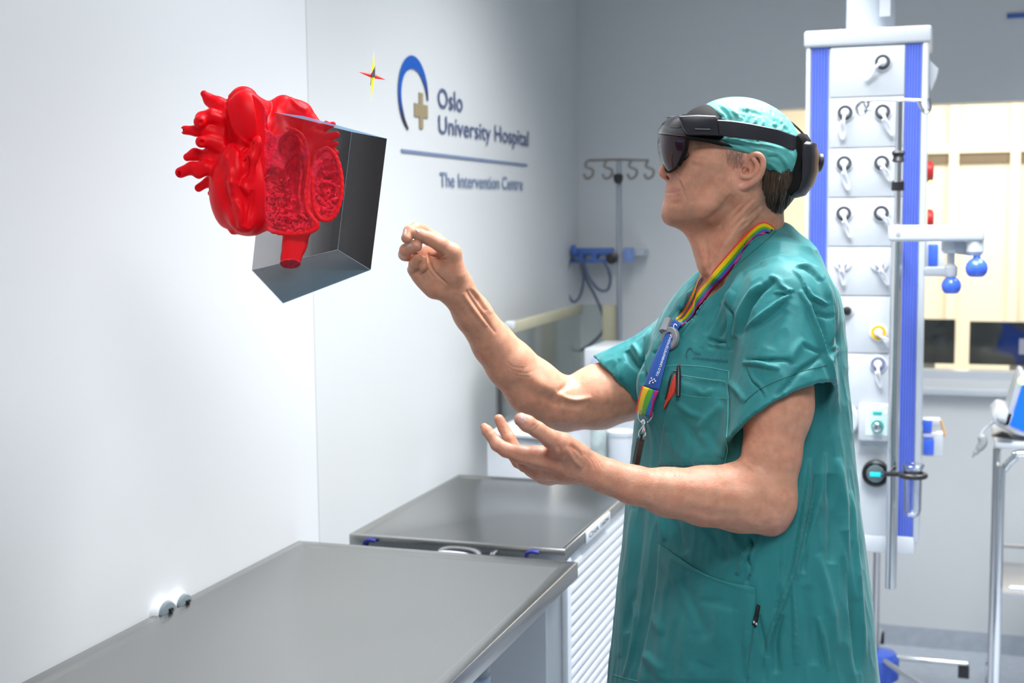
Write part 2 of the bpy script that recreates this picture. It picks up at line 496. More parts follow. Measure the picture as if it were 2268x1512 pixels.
# back wall round the observation window
wx0 = on_y(1703, 300, YB)[0]; wz0 = 1.0; wz1 = on_y(2100, 228, YB)[2]
bw = MB(); bw.box((XL - 0.15, YB, 0), (3.05, YB + 0.12, wz0)); bw.box((XL - 0.15, YB, wz1), (3.05, YB + 0.12, ZC))
bw.box((XL - 0.15, YB, wz0), (wx0, YB + 0.12, wz1)); bw.obj('wall_back', WHITE2, smooth=False, **SK)
gw = MB().box((wx0, YB + 0.05, wz0), (3.05, YB + 0.058, wz1)).obj('window_1', GLASS, smooth=False, **SK)
fr = MB(); fr.box((wx0, YB + 0.02, wz0), (3.05, YB + 0.10, wz0 + 0.03)); fr.box((wx0, YB + 0.02, wz0), (wx0 + 0.02, YB + 0.10, wz1)); fr.obj('window_frame', PLW, gw)
# ledge and bumper rail below the window, coved base
MB().box((wx0 - 0.1, YB - 0.035, on_y(2140, 862, YB)[2] - 0.02), (3.05, YB, on_y(2140, 862, YB)[2] + 0.006)).obj('trim_1', PLW, bevel=0.004, **SK)
zb = on_y(1910, 1377, YB)[2]
MB().box((XL - 0.01, YB - 0.004, 0), (3.05, YB, zb)).obj('baseboard_back', FLOOR, **SK)
MB().box((XL - 0.012, ys, 0), (XL - 0.004, YB, zb)).obj('baseboard_left', FLOOR, **SK)
# seam strip where the two left wall panels meet
mj = mat('joint_sealant', (0.42, 0.44, 0.46), 0.6)
MB().box((XL - 0.010, ys, 0.0), (XL - 0.001, ys + 0.006, ZC)).obj('trim_2', mj, **SK)

# control room behind the glass
wallbox('wall_control_room_back', (-1.6, 8.0, 0), (3.2, 8.1, ZC), CREAM)
wallbox('wall_control_room_left', (-1.6, YB + 0.12, 0), (-1.5, 8.0, ZC), CREAM)
wallbox('ceiling_control_room', (-1.6, YB + 0.1, 2.75), (3.2, 8.1, 2.85), CREAM)
zz = on_y(2160, 346, 8.0)[2]
t = MB()
t.box((-0.9, 7.97, zz - 0.035), (3.05, 8.0, zz + 0.02)).obj('trim_3', mat('dark_brown_profile', (0.16, 0.12, 0.08), 0.5), **SK)  # dark brown rail across the control room wall
t = MB()
for px in (2112, 2248):
    x = on_y(px, 400, 7.95)[0]; t.box((x - 0.025, 7.94, 0.9), (x + 0.025, 8.0, 2.74))
t.box((-1.5, 7.955, zz + 0.02), (3.05, 8.0, zz + 0.06)).obj('trim_4', mat('cream_profile', (0.84, 0.78, 0.66), 0.5), **SK)

# control desk with the two dark monitors, seen through the window
def monitor_on_desk(x0, x1, y, z0, z1, label):
    r = root('monitor', ((x0 + x1) / 2, y, z0 - 0.1), label, 'monitor', 'monitors in the control room')
    MB().box((x0, y, z0), (x1, y + 0.04, z1)).obj('screen', DISP, r, bevel=0.004)
    MB().box(((x0 + x1) / 2 - 0.03, y + 0.04, z0 - 0.1), ((x0 + x1) / 2 + 0.03, y + 0.07, z0 + 0.1)).obj('stand', GREYP, r, bevel=0.003)
    MB().box(((x0 + x1) / 2 - 0.11, y - 0.02, z0 - 0.112), ((x0 + x1) / 2 + 0.11, y + 0.12, z0 - 0.1)).obj('foot', GREYP, r, bevel=0.003)
    return r
my = 5.35
a = on_y(1995, 705, my); b = on_y(2114, 806, my); c = on_y(2148, 711, my)
m1 = monitor_on_desk(a[0], b[0], my, b[2], a[2], 'dark control room monitor just right of the supply column')
m2 = monitor_on_desk(c[0], c[0] + 0.36, my, b[2], c[2], 'larger dark monitor behind the window at the right edge')
st = on_y(2262, 767, my)
MB().box((st[0] - 0.008, my - 0.003, st[2] - 0.03), (st[0] + 0.05, my, st[2] + 0.03)).obj('sticker', PLW, m2)
dz = b[2] - 0.112
rd = root('control_desk', (0.4, my + 0.2, 0), 'cream control desk behind the observation window', 'desk')
MB().box((-0.9, my - 0.16, dz - 0.03), (2.4, my + 0.45, dz)).obj('desk_top', CREAM, rd, bevel=0.003)
for x in (-0.8, 2.3): MB().box((x - 0.03, my - 0.1, 0), (x + 0.03, my + 0.4, dz - 0.03)).obj('leg', CREAM, rd)

# ------------------------------------------------------------------ wall sign
lx = XL - 0.011
INK = mat('sign_ink_navy', (0.07, 0.10, 0.22), 0.5)
INK2 = mat('sign_ink_blue_grey', (0.16, 0.22, 0.36), 0.5)
GOLD = mat('sign_cross_tan', (0.30, 0.24, 0.14), 0.5)
RING = bpy.data.materials.new('sign_ring_blue'); RING.use_nodes = True
nt = RING.node_tree; b_ = nt.nodes['Principled BSDF']; b_.inputs['Roughness'].default_value = 0.5
va = nt.nodes.new('ShaderNodeVertexColor'); va.layer_name = 'Col'; nt.links.new(va.outputs[0], b_.inputs['Base Color'])
sg = root('wall_sign', (lx, 3.6, 1.8), 'blue and tan hospital logo with lettering on the left wall', 'sign')
def ring_arc(c, ro, ri, a0, a1, nx, ny, th=0.002, n=48, taper=0.5, shift=0.0):
    v = []; f = []; col = []
    for i in range(n + 1):
        t = i / n; a = math.radians(a0 + (a1 - a0) * t)
        w = (ro - ri) * (0.45 + 0.55 * math.sin(math.pi * min(1, max(0, t * 1.0))))
        w = (ro - ri) * (0.62 + 0.5 * math.exp(-((t - 0.62) / 0.25) ** 2)) * min(1, 0.45 + 4 * min(t, 1 - t))
        d = nx * math.cos(a) + ny * math.sin(a)
        for r in (ro, ro - w): v.append(c + d * r + np.cross(nx, ny) * th)
        dark = min(1, max(0, (abs(t - 0.55) - 0.28) / 0.17))
        k = np.array([0.0, 0.085, 0.42]) * (1 - dark) + np.array([0.012, 0.012, 0.045]) * dark
        col += [k, k]
    for i in range(n): f.append((2 * i, 2 * i + 1, 2 * i + 3, 2 * i + 2))
    return v, f, col
DU, DV = np.array([0, 1.0, 0]), np.array([0, 0, 1.0])
cc = on_x(915, 211, lx)
v, f, col = ring_arc(cc + DU * 0.0, 0.105, 0.074, 246, -4, DU, DV)
o = mesh_obj('ring', v, f, RING, sg)
ca = o.data.color_attributes.new('Col', 'FLOAT_COLOR', 'POINT')
for i, k in enumerate(col): ca.data[i].color = (*k, 1)
c0 = on_x(932, 245, lx)
w = 0.028; L = 0.048
MB().prism([c0 + DU * a + DV * b for a, b in ((-w / 2, -L * 1.02), (w / 2 * .9, -L * 1.02), (w / 2, -w / 1.6), (L, -w / 1.6), (L, w / 1.6), (w / 2, w / 1.6), (w / 2, L), (-w / 2, L), (-w / 2, w / 1.6), (-L, w / 1.6), (-L, -w / 1.6), (-w / 2, -w / 1.6))], (0.002, 0, 0)).obj('cross', GOLD, sg)
def sign_line(txt, pl, pr, hpx, m, name):
    a = on_x(*pl, lx); b = on_x(*pr, lx)
    top = on_x(pl[0], pl[1] - hpx, lx)
    letters(txt, a, DU, DV, top[2] - a[2], 0.002, m, name, sg, width=b[1] - a[1])
sign_line('Oslo', (968, 237), (1023, 248), 46, INK, 'lettering')
sign_line('University Hospital', (969, 294), (1169, 326), 42, INK, 'lettering')
sign_line('The Intervention Centre', (973, 413), (1157, 425), 34, INK2, 'lettering')
a = on_x(888, 333, lx); b = on_x(1167, 366, lx)
MB().prism([a - DV * 0.004, b - DV * 0.004, b + DV * 0.004, a + DV * 0.004], (0.002, 0, 0)).obj('rule', INK2, sg)

# blue line sign high on the back wall at the right
a = on_y(2230, 36, YB); b = on_y(2290, 33, YB)
o = MB().box((a[0], YB - 0.006, a[2] - 0.008), (b[0] + 0.25, YB, a[2] + 0.008)).obj('wall_strip', RACKB, label='dark blue strip high on the back wall at the right edge', cat='strip')

# sockets on the left wall, half hidden by the near table
for i, (px, py, r, lab) in enumerate(((352, 1362, 0.030, 'round wall outlet cap nearer the camera, behind the steel table rim'), (390, 1342, 0.027, 'round wall outlet cap farther along, behind the steel table rim'))):
    c = on_x(px, py, XL)
    rr = root('wall_outlet', c, lab, 'outlet', 'outlet caps on the left wall')
    MB().lathe(c, (1, 0, 0), [(0, r * 1.04), (0.012, r * 1.04), (0.016, r)]).obj('collar', WHITE, rr)
    MB().lathe(c + [0.016, 0, 0], (1, 0, 0), [(0, r * 0.9), (0.006, r * 0.86), (0.008, r * 0.7)]).obj('cap', mat('grey_outlet_cap', (0.16, 0.20, 0.22), 0.4), rr)
    MB().box(c + [0.02, -0.004, r * 0.35], c + [0.028, 0.006, r * 0.5]).obj('pin', BLACK, rr)

# ------------------------------------------------------------------ steel tables
def rail_table(name, x0, x1, y0, y1, z, rim, drop, label, back_lip=True):
    r = root(name, ((x0 + x1) / 2, (y0 + y1) / 2, 0), label, 'table')
    mb = MB(); s = 0.006; q = rim
    # raised flat rim, sloping into the sunken tray
    lv = [((x0, y0), z), ((x0, y0), z), ((x0 + q, y0 + q), z), ((x0 + q + 0.01, y0 + q + 0.01), z - s)]
    def ring(dx, zz): return [(x0 + dx, y0 + dx, zz), (x1 - dx, y0 + dx, zz), (x1 - dx, y1 - dx, zz), (x0 + dx, y1 - dx, zz)]
    rings = [ring(0.004, z - drop), ring(0, z - drop), ring(0, z - 0.002), ring(0.002, z), ring(q, z), ring(q + 0.010, z - s)]
    v = [p for g in rings for p in g]; f = []
    for i in range(len(rings) - 1):
        for k in range(4): f.append((i * 4 + k, i * 4 + (k + 1) % 4, (i + 1) * 4 + (k + 1) % 4, (i + 1) * 4 + k))
    n = (len(rings) - 1) * 4; f.append((n, n + 1, n + 2, n + 3)); f.append((3, 2, 1, 0))
    mb.add(v, f); mb.obj('tabletop', STEEL, r, bevel=0.0008)
    return r
TZ = 0.9
NX0, NX1 = -1.352, -0.70
t1 = rail_table('steel_table', XL + 0.004, -0.712, 0.15, 2.553, TZ, 0.022, 0.034, 'large brushed steel table with a raised rim in the foreground')
for x in (-1.31, -0.78):
    for y in (0.25, 1.62):
        MB().tube([(x, y, 0.06), (x, y, TZ - 0.03)], 0.016).obj('leg', CHROME, t1)
        MB().lathe((x, y, 0.0), (0, 0, 1), [(0, 0.02), (0.05, 0.02), (0.06, 0.012)]).obj('foot', RUB, t1)
MB().box((-1.3, 0.25, TZ - 0.05), (-0.79, 2.3, TZ - 0.035)).obj('underframe', STEEL_D, t1)

# cart with steel top behind it
cx0, cx1, cy0, cy1 = on_z(775, 1180, TZ)[0], -0.765, 2.64, 3.34
ct = rail_table('storage_cart', cx0, cx1, cy0, cy1, TZ, 0.008, 0.026, 'white storage cart with ribbed side and steel top behind the table')
ct['category'] = 'cart'
MB().box((cx0 + 0.02, cy0 + 0.025, 0.12), (cx1 - 0.012, cy1 - 0.02, TZ - 0.026)).obj('body', PLW2, ct, bevel=0.004)
MB().box((cx0 + 0.03, cy0 + 0.018, 0.12), (cx1 - 0.05, cy0 + 0.026, TZ - 0.035)).obj('front_panel', PLW2, ct)
# ribbed roller side
mb = MB(); ny = 26
for i in range(30):
    z1_ = TZ - 0.055 - i * 0.024
    if z1_ < 0.16: break
    yy0, yy1 = cy0 + 0.05, cy1 - 0.06
    prof = [(-0.002, 0), (0.0055, -0.003), (0.0065, -0.012), (0.000, -0.0215), (-0.002, -0.024)]
    pv = [(cx1 - 0.012 + a_, yy0, z1_ + b_2) for a_, b_2 in prof]
    mb.prism(pv, (0, yy1 - yy0, 0))
mb.obj('roller_shutter', PLW, ct)
for (ya, yb) in ((cy0 + 0.02, cy0 + 0.05), (cy1 - 0.06, cy1 - 0.02)):
    MB().box((cx1 - 0.014, ya, 0.12), (cx1 + 0.000, yb, TZ - 0.03)).obj('corner_post', PLW2, ct, bevel=0.002)
# clips, handle and knob on the cart front
fy = cy0 - 0.002
for px, py in ((820, 1200), (1180, 1226)):
    c = on_y(px, py, fy); mb = MB()
    mb.tube(spline([c + [-0.014, 0, -0.012], c + [-0.012, -0.004, 0.000], c + [0.0, -0.006, 0.006], c + [0.014, -0.002, 0.004]], 4), 0.0045, 10)
    mb.obj('clip', NAVY, ct)
hc = on_y(1013, 1224, fy)
MB().tube(spline([hc + [-0.048, 0.004, -0.014], hc + [-0.042, -0.012, -0.004], hc + [-0.02, -0.02, 0.002], hc + [0.02, -0.02, 0.001], hc + [0.042, -0.012, -0.006], hc + [0.048, 0.004, -0.016]], 6), 0.007, 12).obj('handle', PLW, ct)
kc = on_y(1096, 1226, fy)
MB().lathe(kc, (0, -1, 0), [(0, 0.004), (0.006, 0.004), (0.008, 0.008), (0.016, 0.007), (0.018, 0.003)]).obj('knob', CHROME, ct)
# name plate on the right edge of the steel top
pa = on_x(1297, 1180, cx1 + 0.001); pb = on_x(1350, 1132, cx1 + 0.001)
pz1, pz0 = TZ - 0.003, TZ - 0.030
pl = MB().box((cx1, pa[1], pz0), (cx1 + 0.003, pb[1], pz1)).obj('name_plate', PLW, ct, bevel=0.001)
letters('CHA 1604', (cx1 + 0.003, pa[1] + 0.02, pz0 + 0.009), DU, DV, 0.012, 0.0006, BLACK, 'plate_lettering', pl, width=pb[1] - pa[1] - 0.04)
for x in (cx0 + 0.06, cx1 - 0.05):
    for y in (cy0 + 0.08, cy1 - 0.08):
        w_ = MB(); w_.lathe((x - 0.012, y, 0.045), (1, 0, 0), [(0, 0.03), (0.002, 0.045), (0.022, 0.045), (0.024, 0.03)]); w_.obj('caster', RUB, ct); MB().box((x - 0.016, y - 0.02, 0.05), (x + 0.016, y + 0.02, 0.12)).obj('fork', RUB, ct)

# bottle standing on a stool below the near table edge
bc = P(1031, 1520, 2.35); br = 0.045
bt = root('supply_bottle', (bc[0], bc[1], 0.44), 'white plastic bottle with a blue printed label under the table edge', 'bottle')
zt = P(1060, 1436, 2.35)[2]
MB().lathe((bc[0], bc[1], 0.44), (0, 0, 1), [(0, br * .9), (0.01, br), (zt - 0.45, br), (zt - 0.44, br * .9)]).obj('body', PLW, bt)
lab = mat('bottle_label_blue_print', (0.45, 0.55, 0.75), 0.5, noise=0.8, nscale=28, stretch=(1, 1, 3))
MB().lathe((bc[0], bc[1], 0.46), (0, 0, 1), [(0, br + 0.0006), (zt - 0.50, br + 0.0006)]).obj('label_wrap', lab, bt)
MB().lathe((bc[0], bc[1], zt), (0, 0, 1), [(0, 0.018), (0.02, 0.018), (0.022, 0.012)]).obj('cap', BLUE2, bt)
sl = root('step_stool', (bc[0], bc[1], 0), 'low white stool under the steel table', 'stool')
MB().box((bc[0] - 0.15, bc[1] - 0.15, 0.41), (bc[0] + 0.10, bc[1] + 0.12, 0.44)).obj('seat', PLW, sl, bevel=0.004)
for dx in (-0.13, 0.08):
    for dy in (-0.13, 0.10): MB().tube([(bc[0] + dx, bc[1] + dy, 0), (bc[0] + dx, bc[1] + dy, 0.41)], 0.011).obj('leg', CHROME, sl)

# ------------------------------------------------------------------ things in the far left corner
# acrylic hood with beige rim on a white cabinet
hx = -1.22
c1 = P(1110, 722, 3.9); c2 = P(1284, 690, 4.45)
hz = c1[2]
hd = root('acrylic_hood', (c1[0], (c1[1] + c2[1]) / 2, 1.0), 'clear acrylic hood with beige top rim in the far left corner', 'hood')
xa, xb, ya, yb = c1[0] - 0.02, P(1292, 770, 4.2)[0] - 0.03, c1[1], 4.62
zlow = P(1110, 935, 3.9)[2]
A = [(xa, ya), (xb, ya), (xb, yb), (xa, yb)]
hzt = lambda y: hz + (c2[2] - hz) * 0 
MB().box((xa, ya, zlow), (xa + 0.006, yb, hz)).obj('side_pane', ACRYL, hd)
MB().box((xa, yb - 0.006, zlow), (xb, yb, hz)).obj('back_pane', ACRYL, hd)
MB().box((xa - 0.004, ya, hz - 0.035), (xa + 0.012, yb, hz)).obj('rim', BEIGE, hd, bevel=0.002)
MB().box((xb - 0.05, yb - 0.03, zlow), (xb, yb, hz)).obj('end_frame', BEIGE, hd, bevel=0.002)
MB().box(P(1118, 712, 3.92), P(1136, 728, 3.92) + [0.0, 0.03, 0]).obj('corner_block', PLW, hd, bevel=0.003)
p1 = P(1108, 860, 3.88)
MB().tube([(p1[0], p1[1], zlow), (p1[0], p1[1], hz - 0.02)], 0.006, 10).obj('support_rod', RUB, hd)
cb = root('white_cabinet', (xa + 0.1, 3.7, 0), 'white cabinet in front of the acrylic hood beside the left wall', 'cabinet')
q0 = P(1079, 1062, 3.7); q1 = P(1175, 940, 3.7)
MB().box((q0[0], q0[1], 0), (q0[0] + 0.19, 3.86, q1[2] - 0.03)).obj('body', PLW, cb, bevel=0.004)
MB().box((q0[0], q0[1] - 0.01, q1[2] - 0.03), (q0[0] + 0.195, 3.865, q1[2] - 0.018)).obj('cabinet_top', PLW, cb, bevel=0.003)

# white device with blue case at the corner, bottle and bin before it
d0 = P(1292, 770, 4.2); d1 = P(1420, 950, 4.2)
dv = root('ultrasound_cart', ((d0[0] + d1[0]) / 2, d0[1] + 0.15, 0), 'white medical device cart with blue lid behind the outstretched arm', 'cart')
MB().box((d0[0], d0[1], d1[2] + 0.10), (d1[0], d0[1] + 0.25, d0[2])).obj('monitor_body', PLW, dv, bevel=0.01)
MB().box((d0[0] + 0.02, d0[1] + 0.02, 0.1), (d1[0] - 0.02, d0[1] + 0.3, d1[2] + 0.10)).obj('body', PLW2, dv, bevel=0.01)
u0 = P(1420, 736, 4.2); MB().box((u0[0] - 0.01, u0[1] + 0.05, d0[2]), (u0[0] + 0.12, u0[1] + 0.2, u0[2] + 0.005)).obj('lid', RACKB, dv, bevel=0.004)
MB().box((d0[0] + 0.03, d0[1] - 0.006, d1[2] + 0.16), (d1[0] - 0.03, d0[1], d0[2] - 0.03)).obj('screen', mat('pale_blue_screen', (0.45, 0.52, 0.68), 0.2), dv)
for dx in (0.03, -0.03):
    x_ = (d0[0] if dx > 0 else d1[0]) + dx * 1.6
    MB().lathe((x_ - 0.012, d0[1] + 0.16, 0.05), (1, 0, 0), [(0, 0.03), (0.003, 0.05), (0.022, 0.05), (0.025, 0.03)]).obj('caster', RUB, dv)
g0 = P(1326, 1015, 3.9); bz = P(1326, 1060, 3.9)[2]
tb = root('side_trolley', (g0[0] + 0.06, g0[1] + 0.05, 0), 'small white side trolley under the far elbow', 'trolley')
MB().box((g0[0] - 0.03, g0[1] - 0.05, bz - 0.02), (g0[0] + 0.17, g0[1] + 0.16, bz)).obj('shelf', PLW, tb, bevel=0.003)
for dx in (-0.02, 0.16):
    for dy in (-0.04, 0.15): MB().tube([(g0[0] + dx, g0[1] + dy, 0), (g0[0] + dx, g0[1] + dy, bz - 0.02)], 0.009, 10).obj('leg', CHROME, tb)
gb = root('gel_bottle', (g0[0], g0[1], bz), 'grey-green gel bottle on the small side trolley', 'bottle')
zt = P(1326, 935, 3.9)[2]
MB().lathe((g0[0], g0[1], bz), (0, 0, 1), [(0, 0.022), (0.004, 0.025), (zt - bz - 0.03, 0.025), (zt - bz - 0.01, 0.012), (zt - bz, 0.010)]).obj('body', mat('gel_bottle_grey', (0.30, 0.36, 0.36), 0.3, noise=0.3, nscale=20), gb)
MB().lathe((g0[0], g0[1], zt), (0, 0, 1), [(0, 0.009), (0.02, 0.007), (0.03, 0.003)]).obj('nozzle', PLW, gb)
w0 = P(1376, 1010, 3.9); zt = P(1376, 962, 3.9)[2]
wb = root('wipes_tub', (w0[0], w0[1], bz), 'white wipes tub beside the gel bottle', 'tub')
MB().lathe((w0[0], w0[1], bz), (0, 0, 1), [(0, 0.040), (0.004, 0.042), (zt - bz, 0.042)]).obj('body', PLW, wb)
MB().lathe((w0[0], w0[1], zt), (0, 0, 1), [(0, 0.044), (0.012, 0.044), (0.016, 0.03)]).obj('lid', PLW2, wb)

# blue cable hanger on the wall rail with hanging cables
yr = 4.86
a = on_y(1245, 552, yr); b = on_y(1402, 578, yr)
def ony(px, py, y=yr): return on_y(px, py, y)
rk = root('cable_hanger', (a[0], yr, a[2]), 'blue cable hanger bracket on the back wall', 'bracket')
xA, xB = ony(1250, 560)[0], ony(1358, 560)[0]
mb = MB()
zu, zd = ony(1300, 549)[2], ony(1300, 563)[2]
mb.box((xA, yr - 0.02, zd), (xB, yr + 0.02, zu))
mb.box((xA + 0.01, yr - 0.02, ony(1300, 581)[2]), (xB, yr + 0.02, ony(1300, 573)[2]))
for px in (1254, 1288, 1318, 1350): x = ony(px, 560)[0]; mb.box((x - 0.012, yr - 0.018, ony(1300, 581)[2]), (x + 0.012, yr + 0.018, zu))
mb.obj('bracket', RACKB, rk, bevel=0.003)
for px, py in ((1240, 546), (1257, 545), (1279, 545)):
    c = ony(px, py); MB().tube(spline([(c[0], yr - 0.015, zd), (c[0], yr - 0.05, zd + 0.006), (c[0], yr - 0.055, c[2] + 0.006)], 4), 0.010, 10).obj('hook', RACKB, rk)
c0, c1 = ony(1383, 548), ony(1402, 580)
MB().box((c0[0], yr - 0.02, c1[2]), (c1[0], yr + 0.02, c0[2])).obj('end_block', mat('light_blue_block', (0.20, 0.30, 0.62), 0.4), rk, bevel=0.003)
rl = MB().box((ony(1238, 560)[0] - 0.03, yr + 0.02, zd - 0.005), (ony(1402, 560)[0] + 0.04, YB, zu - 0.008)).obj('rail', PLW2, rk)
def cable(pts, lab, r=0.0058, m=CABLE, y=4.83, wob=0.02):
    w = [on_y(px, py, y - wob * math.sin(i * 1.3)) for i, (px, py) in enumerate(pts)]
    o = MB().tube(spline(w, 8), r, 10).obj('hanging_cable', m, None, label=lab, cat='cable', group='cables on the blue hanger')
cable([(1253, 570), (1247, 610), (1246, 680), (1252, 740), (1272, 775), (1300, 768), (1334, 735), (1336, 700), (1318, 655), (1296, 612), (1290, 575)], 'longest grey-blue cable loop hanging from the blue hanger')
cable([(1256, 578), (1252, 615), (1258, 650), (1270, 668), (1284, 656), (1292, 620), (1286, 578)], 'short U-shaped cable loop at the left of the blue hanger', 0.005)
cable([(1292, 578), (1304, 612), (1325, 640), (1345, 642), (1352, 620), (1347, 596), (1336, 578)], 'wide cable loop at the right of the blue hanger')
cable([(1240, 552), (1238, 590), (1243, 640), (1244, 690)], 'thin straight cable at the left end of the blue hanger', 0.004)
cable([(1262, 578), (1256, 600), (1248, 640), (1250, 668), (1262, 690), (1272, 700)], 'dark short cable crossing the left loops', 0.005)

# infusion stand at the left
yi = 4.55
pt, pb_ = on_y(1371, 356, yi), on_y(1376, 900, yi)
iv = root('infusion_stand', (pt[0], yi, 0), 'thin infusion stand with four hooks left of the man', 'stand')
MB().tube([(pt[0], yi, 0.08), (pt[0], yi, pt[2])], 0.010, 14).obj('pole', mat('grey_blue_pole', (0.30, 0.33, 0.38), 0.35, metal=0.6), iv)
def oni(px, py): return on_y(px, py, yi)
hw = 0.0048; HOOKM = mat('dull_dark_steel', (0.16, 0.15, 0.14), 0.5, metal=0.3)
for s_, px0, px1 in ((-1, 1303, 1345), (1, 1437, 1400)):
    MB().tube([oni(1371, 353), oni(px0, 355)], hw, 8).obj('hook_bar', HOOKM, iv)
    for px in (px0, px1):
        MB().tube(spline([oni(px - 2, 355), oni(px - 6, 368), oni(px + 10, 376), oni(px + 8, 390), oni(px - 4, 395), oni(px - 10, 385)], 5), hw, 8).obj('hook', HOOKM, iv)
kc = oni(1371, 397)
MB().lathe(kc + [0, -0.012, -0.015], (0, 0, 1), [(0, 0.010), (0.01, 0.016), (0.028, 0.018), (0.034, 0.012)]).obj('clamp_knob', BLACK, iv)
kc = oni(1360, 571)
MB().lathe(kc + [0, -0.02, 0], (0, -1, 0), [(0, 0.02), (0.02, 0.02), (0.024, 0.012)]).obj('clamp_knob', BLACK, iv)
MB().lathe((pt[0], yi, 0.05), (0, 0, 1), [(0, 0.05), (0.03, 0.05), (0.05, 0.02)]).obj('hub', BLUE2, iv)
for k in range(5):
    an = k * 2 * math.pi / 5 + 0.3
    e = np.array([pt[0] + 0.26 * math.cos(an), yi + 0.26 * math.sin(an), 0.06])
    MB().tube([(pt[0], yi, 0.075), e], 0.011, 10).obj('leg', CHROME, iv)
    MB().lathe(e + [-0.01, 0, -0.03], (1, 0, 0), [(0, 0.02), (0.003, 0.03), (0.017, 0.03), (0.02, 0.02)]).obj('caster', RUB, iv)

# ------------------------------------------------------------------ ceiling supply column
ypn = 3.62
def op(px, py, y=ypn): return on_y(px, py, y)
xl, xr = op(1784, 400)[0], op(2050, 400)[0]
ztop, zbot = op(1920, 62)[2], op(1960, 1222)[2]
dep = 0.26
col = root('supply_column', ((xl + xr) / 2, ypn + dep / 2, ZC), 'white and blue ceiling supply column with gas outlets behind the man', 'supply column')
z1 = op(1920, 100)[2]
MB().box((xl, ypn + 0.008, zbot + 0.03), (xr, ypn + dep, z1)).obj('body', PLW2, col, bevel=0.008, seg=3)
MB().box((xl - 0.008, ypn - 0.004, z1), (xr + 0.008, ypn + dep + 0.01, ztop)).obj('top_cap', PLW, col, bevel=0.008, seg=3)
MB().box((xl + 0.01, ypn - 0.002, zbot - 0.004), (op(2026, 1220)[0], ypn + dep, zbot + 0.045)).obj('bottom_cap', PLW, col, bevel=0.006)
tc_ = op(1921, 30)
tx0, tx1 = op(1868, 30)[0], op(1977, 30)[0]
MB().lathe(((tx0 + tx1) / 2, ypn + 0.13, ztop), (0, 0, 1), [(0, (tx1 - tx0) / 2 * 1.03), (ZC - ztop, (tx1 - tx0) / 2 * 1.03)], 40).obj('ceiling_tube', PLW2, col)
MB().box((tx1 - 0.036, ypn + 0.05, ztop + 0.035), (tx1 - 0.008, ypn + 0.056, ztop + 0.10)).obj('sticker', PLW, col)
# central panels: one plate per module
bx0, bx1 = op(1836, 400)[0], op(1999, 400)[0]
rows = [103, 215, 327, 437, 546, 655, 782, 905, 1204]
for a, b in zip(rows[:-1], rows[1:]):
    MB().box((bx0, ypn, op(1900, b)[2] + 0.0012), (bx1, ypn + 0.01, op(1900, a)[2] - 0.0012)).obj('front_panel', PLW, col, bevel=0.001)
# blue fluted strips
def fluted(xa, xb, nm):
    mb = MB(); n = 6; w = (xb - xa) / n
    za, zb_ = zbot + 0.02, z1 - 0.001
    prof = []
    for i in range(n): prof += [(xa + i * w, 0.007), (xa + i * w + w * 0.25, 0.004), (xa + i * w + w * 0.75, 0.004)]
    prof += [(xb, 0.007)]
    poly = [(x, ypn + d, za) for x, d in prof] + [(xb, ypn + 0.02, za), (xa, ypn + 0.02, za)]
    mb.prism(poly, (0, 0, zb_ - za)); mb.obj(nm, BLUE, col)
fluted(op(1794, 400)[0], op(1832, 400)[0], 'blue_strip')
fluted(op(2000, 400)[0], op(2037, 400)[0], 'blue_strip')
# side profile at the right
MB().box((op(2037, 400)[0], ypn - 0.002, zbot + 0.03), (xr + 0.002, ypn + 0.03, z1)).obj('corner_profile', PLW2, col, bevel=0.005)
MB().box((xl - 0.002, ypn - 0.002, zbot + 0.03), (op(1793, 400)[0], ypn + 0.03, z1)).obj('corner_profile', PLW2, col, bevel=0.005)

def outlet(px, py, ring, lab_part, dx=4, dy=30, r=19):
    c = op(px, py); s = r / FPX * 3.62
    ro = MB().lathe(c, (0, -1, 0), [(0, s), (0.004, s), (0.006, s * 0.93), (0.006, s * 0.72), (0.002, s * 0.68)], 32).obj('gas_outlet', PORC, col)
    MB().lathe(c + [0, -0.0045, 0], (0, -1, 0), [(0, s * 0.86), (0.0035, s * 0.84), (0.0035, s * 0.60), (0.001, s * 0.58)], 32).obj('outlet_ring', ring, ro)
    MB().lathe(c + [0, -0.004, 0], (0, -1, 0), [(0, s * 0.5), (0.012, s * 0.42), (0.016, s * 0.28)], 24).obj('plug', PORC, ro)
    e = op(px + dx, py + dy); e2 = op(px + dx * 1.6, py + dy + 18)
    pts = spline([c + [0, -0.02, 0], (c + e) / 2 + [0, -0.03, 0], e + [0.004, -0.018, 0], e2 + [0, -0.012, 0], e + [-0.010, -0.012, 0.004], (c + e) / 2 + [-0.006, -0.02, 0]], 5)
    MB().tube(pts, 0.0038, 8).obj('plug_strap', PORC, ro)
    return ro
DKR = mat('outlet_ring_dark', (0.07, 0.075, 0.09), 0.4)
WTR = mat('outlet_ring_pale', (0.62, 0.64, 0.68), 0.4)
GBR = mat('outlet_ring_grey_blue', (0.22, 0.25, 0.38), 0.4)
for px, py, rm, dx, dy in ((1955, 138, DKR, -22, 22), (1872, 250, DKR, -3, 40), (1955, 248, DKR, 14, 34), (1870, 362, DKR, 6, 40), (1953, 361, DKR, 12, 22),
                           (1869, 473, DKR, 10, 34), (1952, 472, DKR, 14, 16), (1867, 582, WTR, 2, 30), (1948, 584, WTR, 12, 28), (1946, 736, YEL, 18, 16), (1862, 805, GBR, 8, 24), (1945, 806, GBR, 4, 32)):
    outlet(px, py, rm, '', dx, dy)
c = op(1876, 688)
ro = MB().lathe(c, (0, -1, 0), [(0, 0.019), (0.003, 0.019), (0.005, 0.016)], 28).obj('socket', PLW, col)
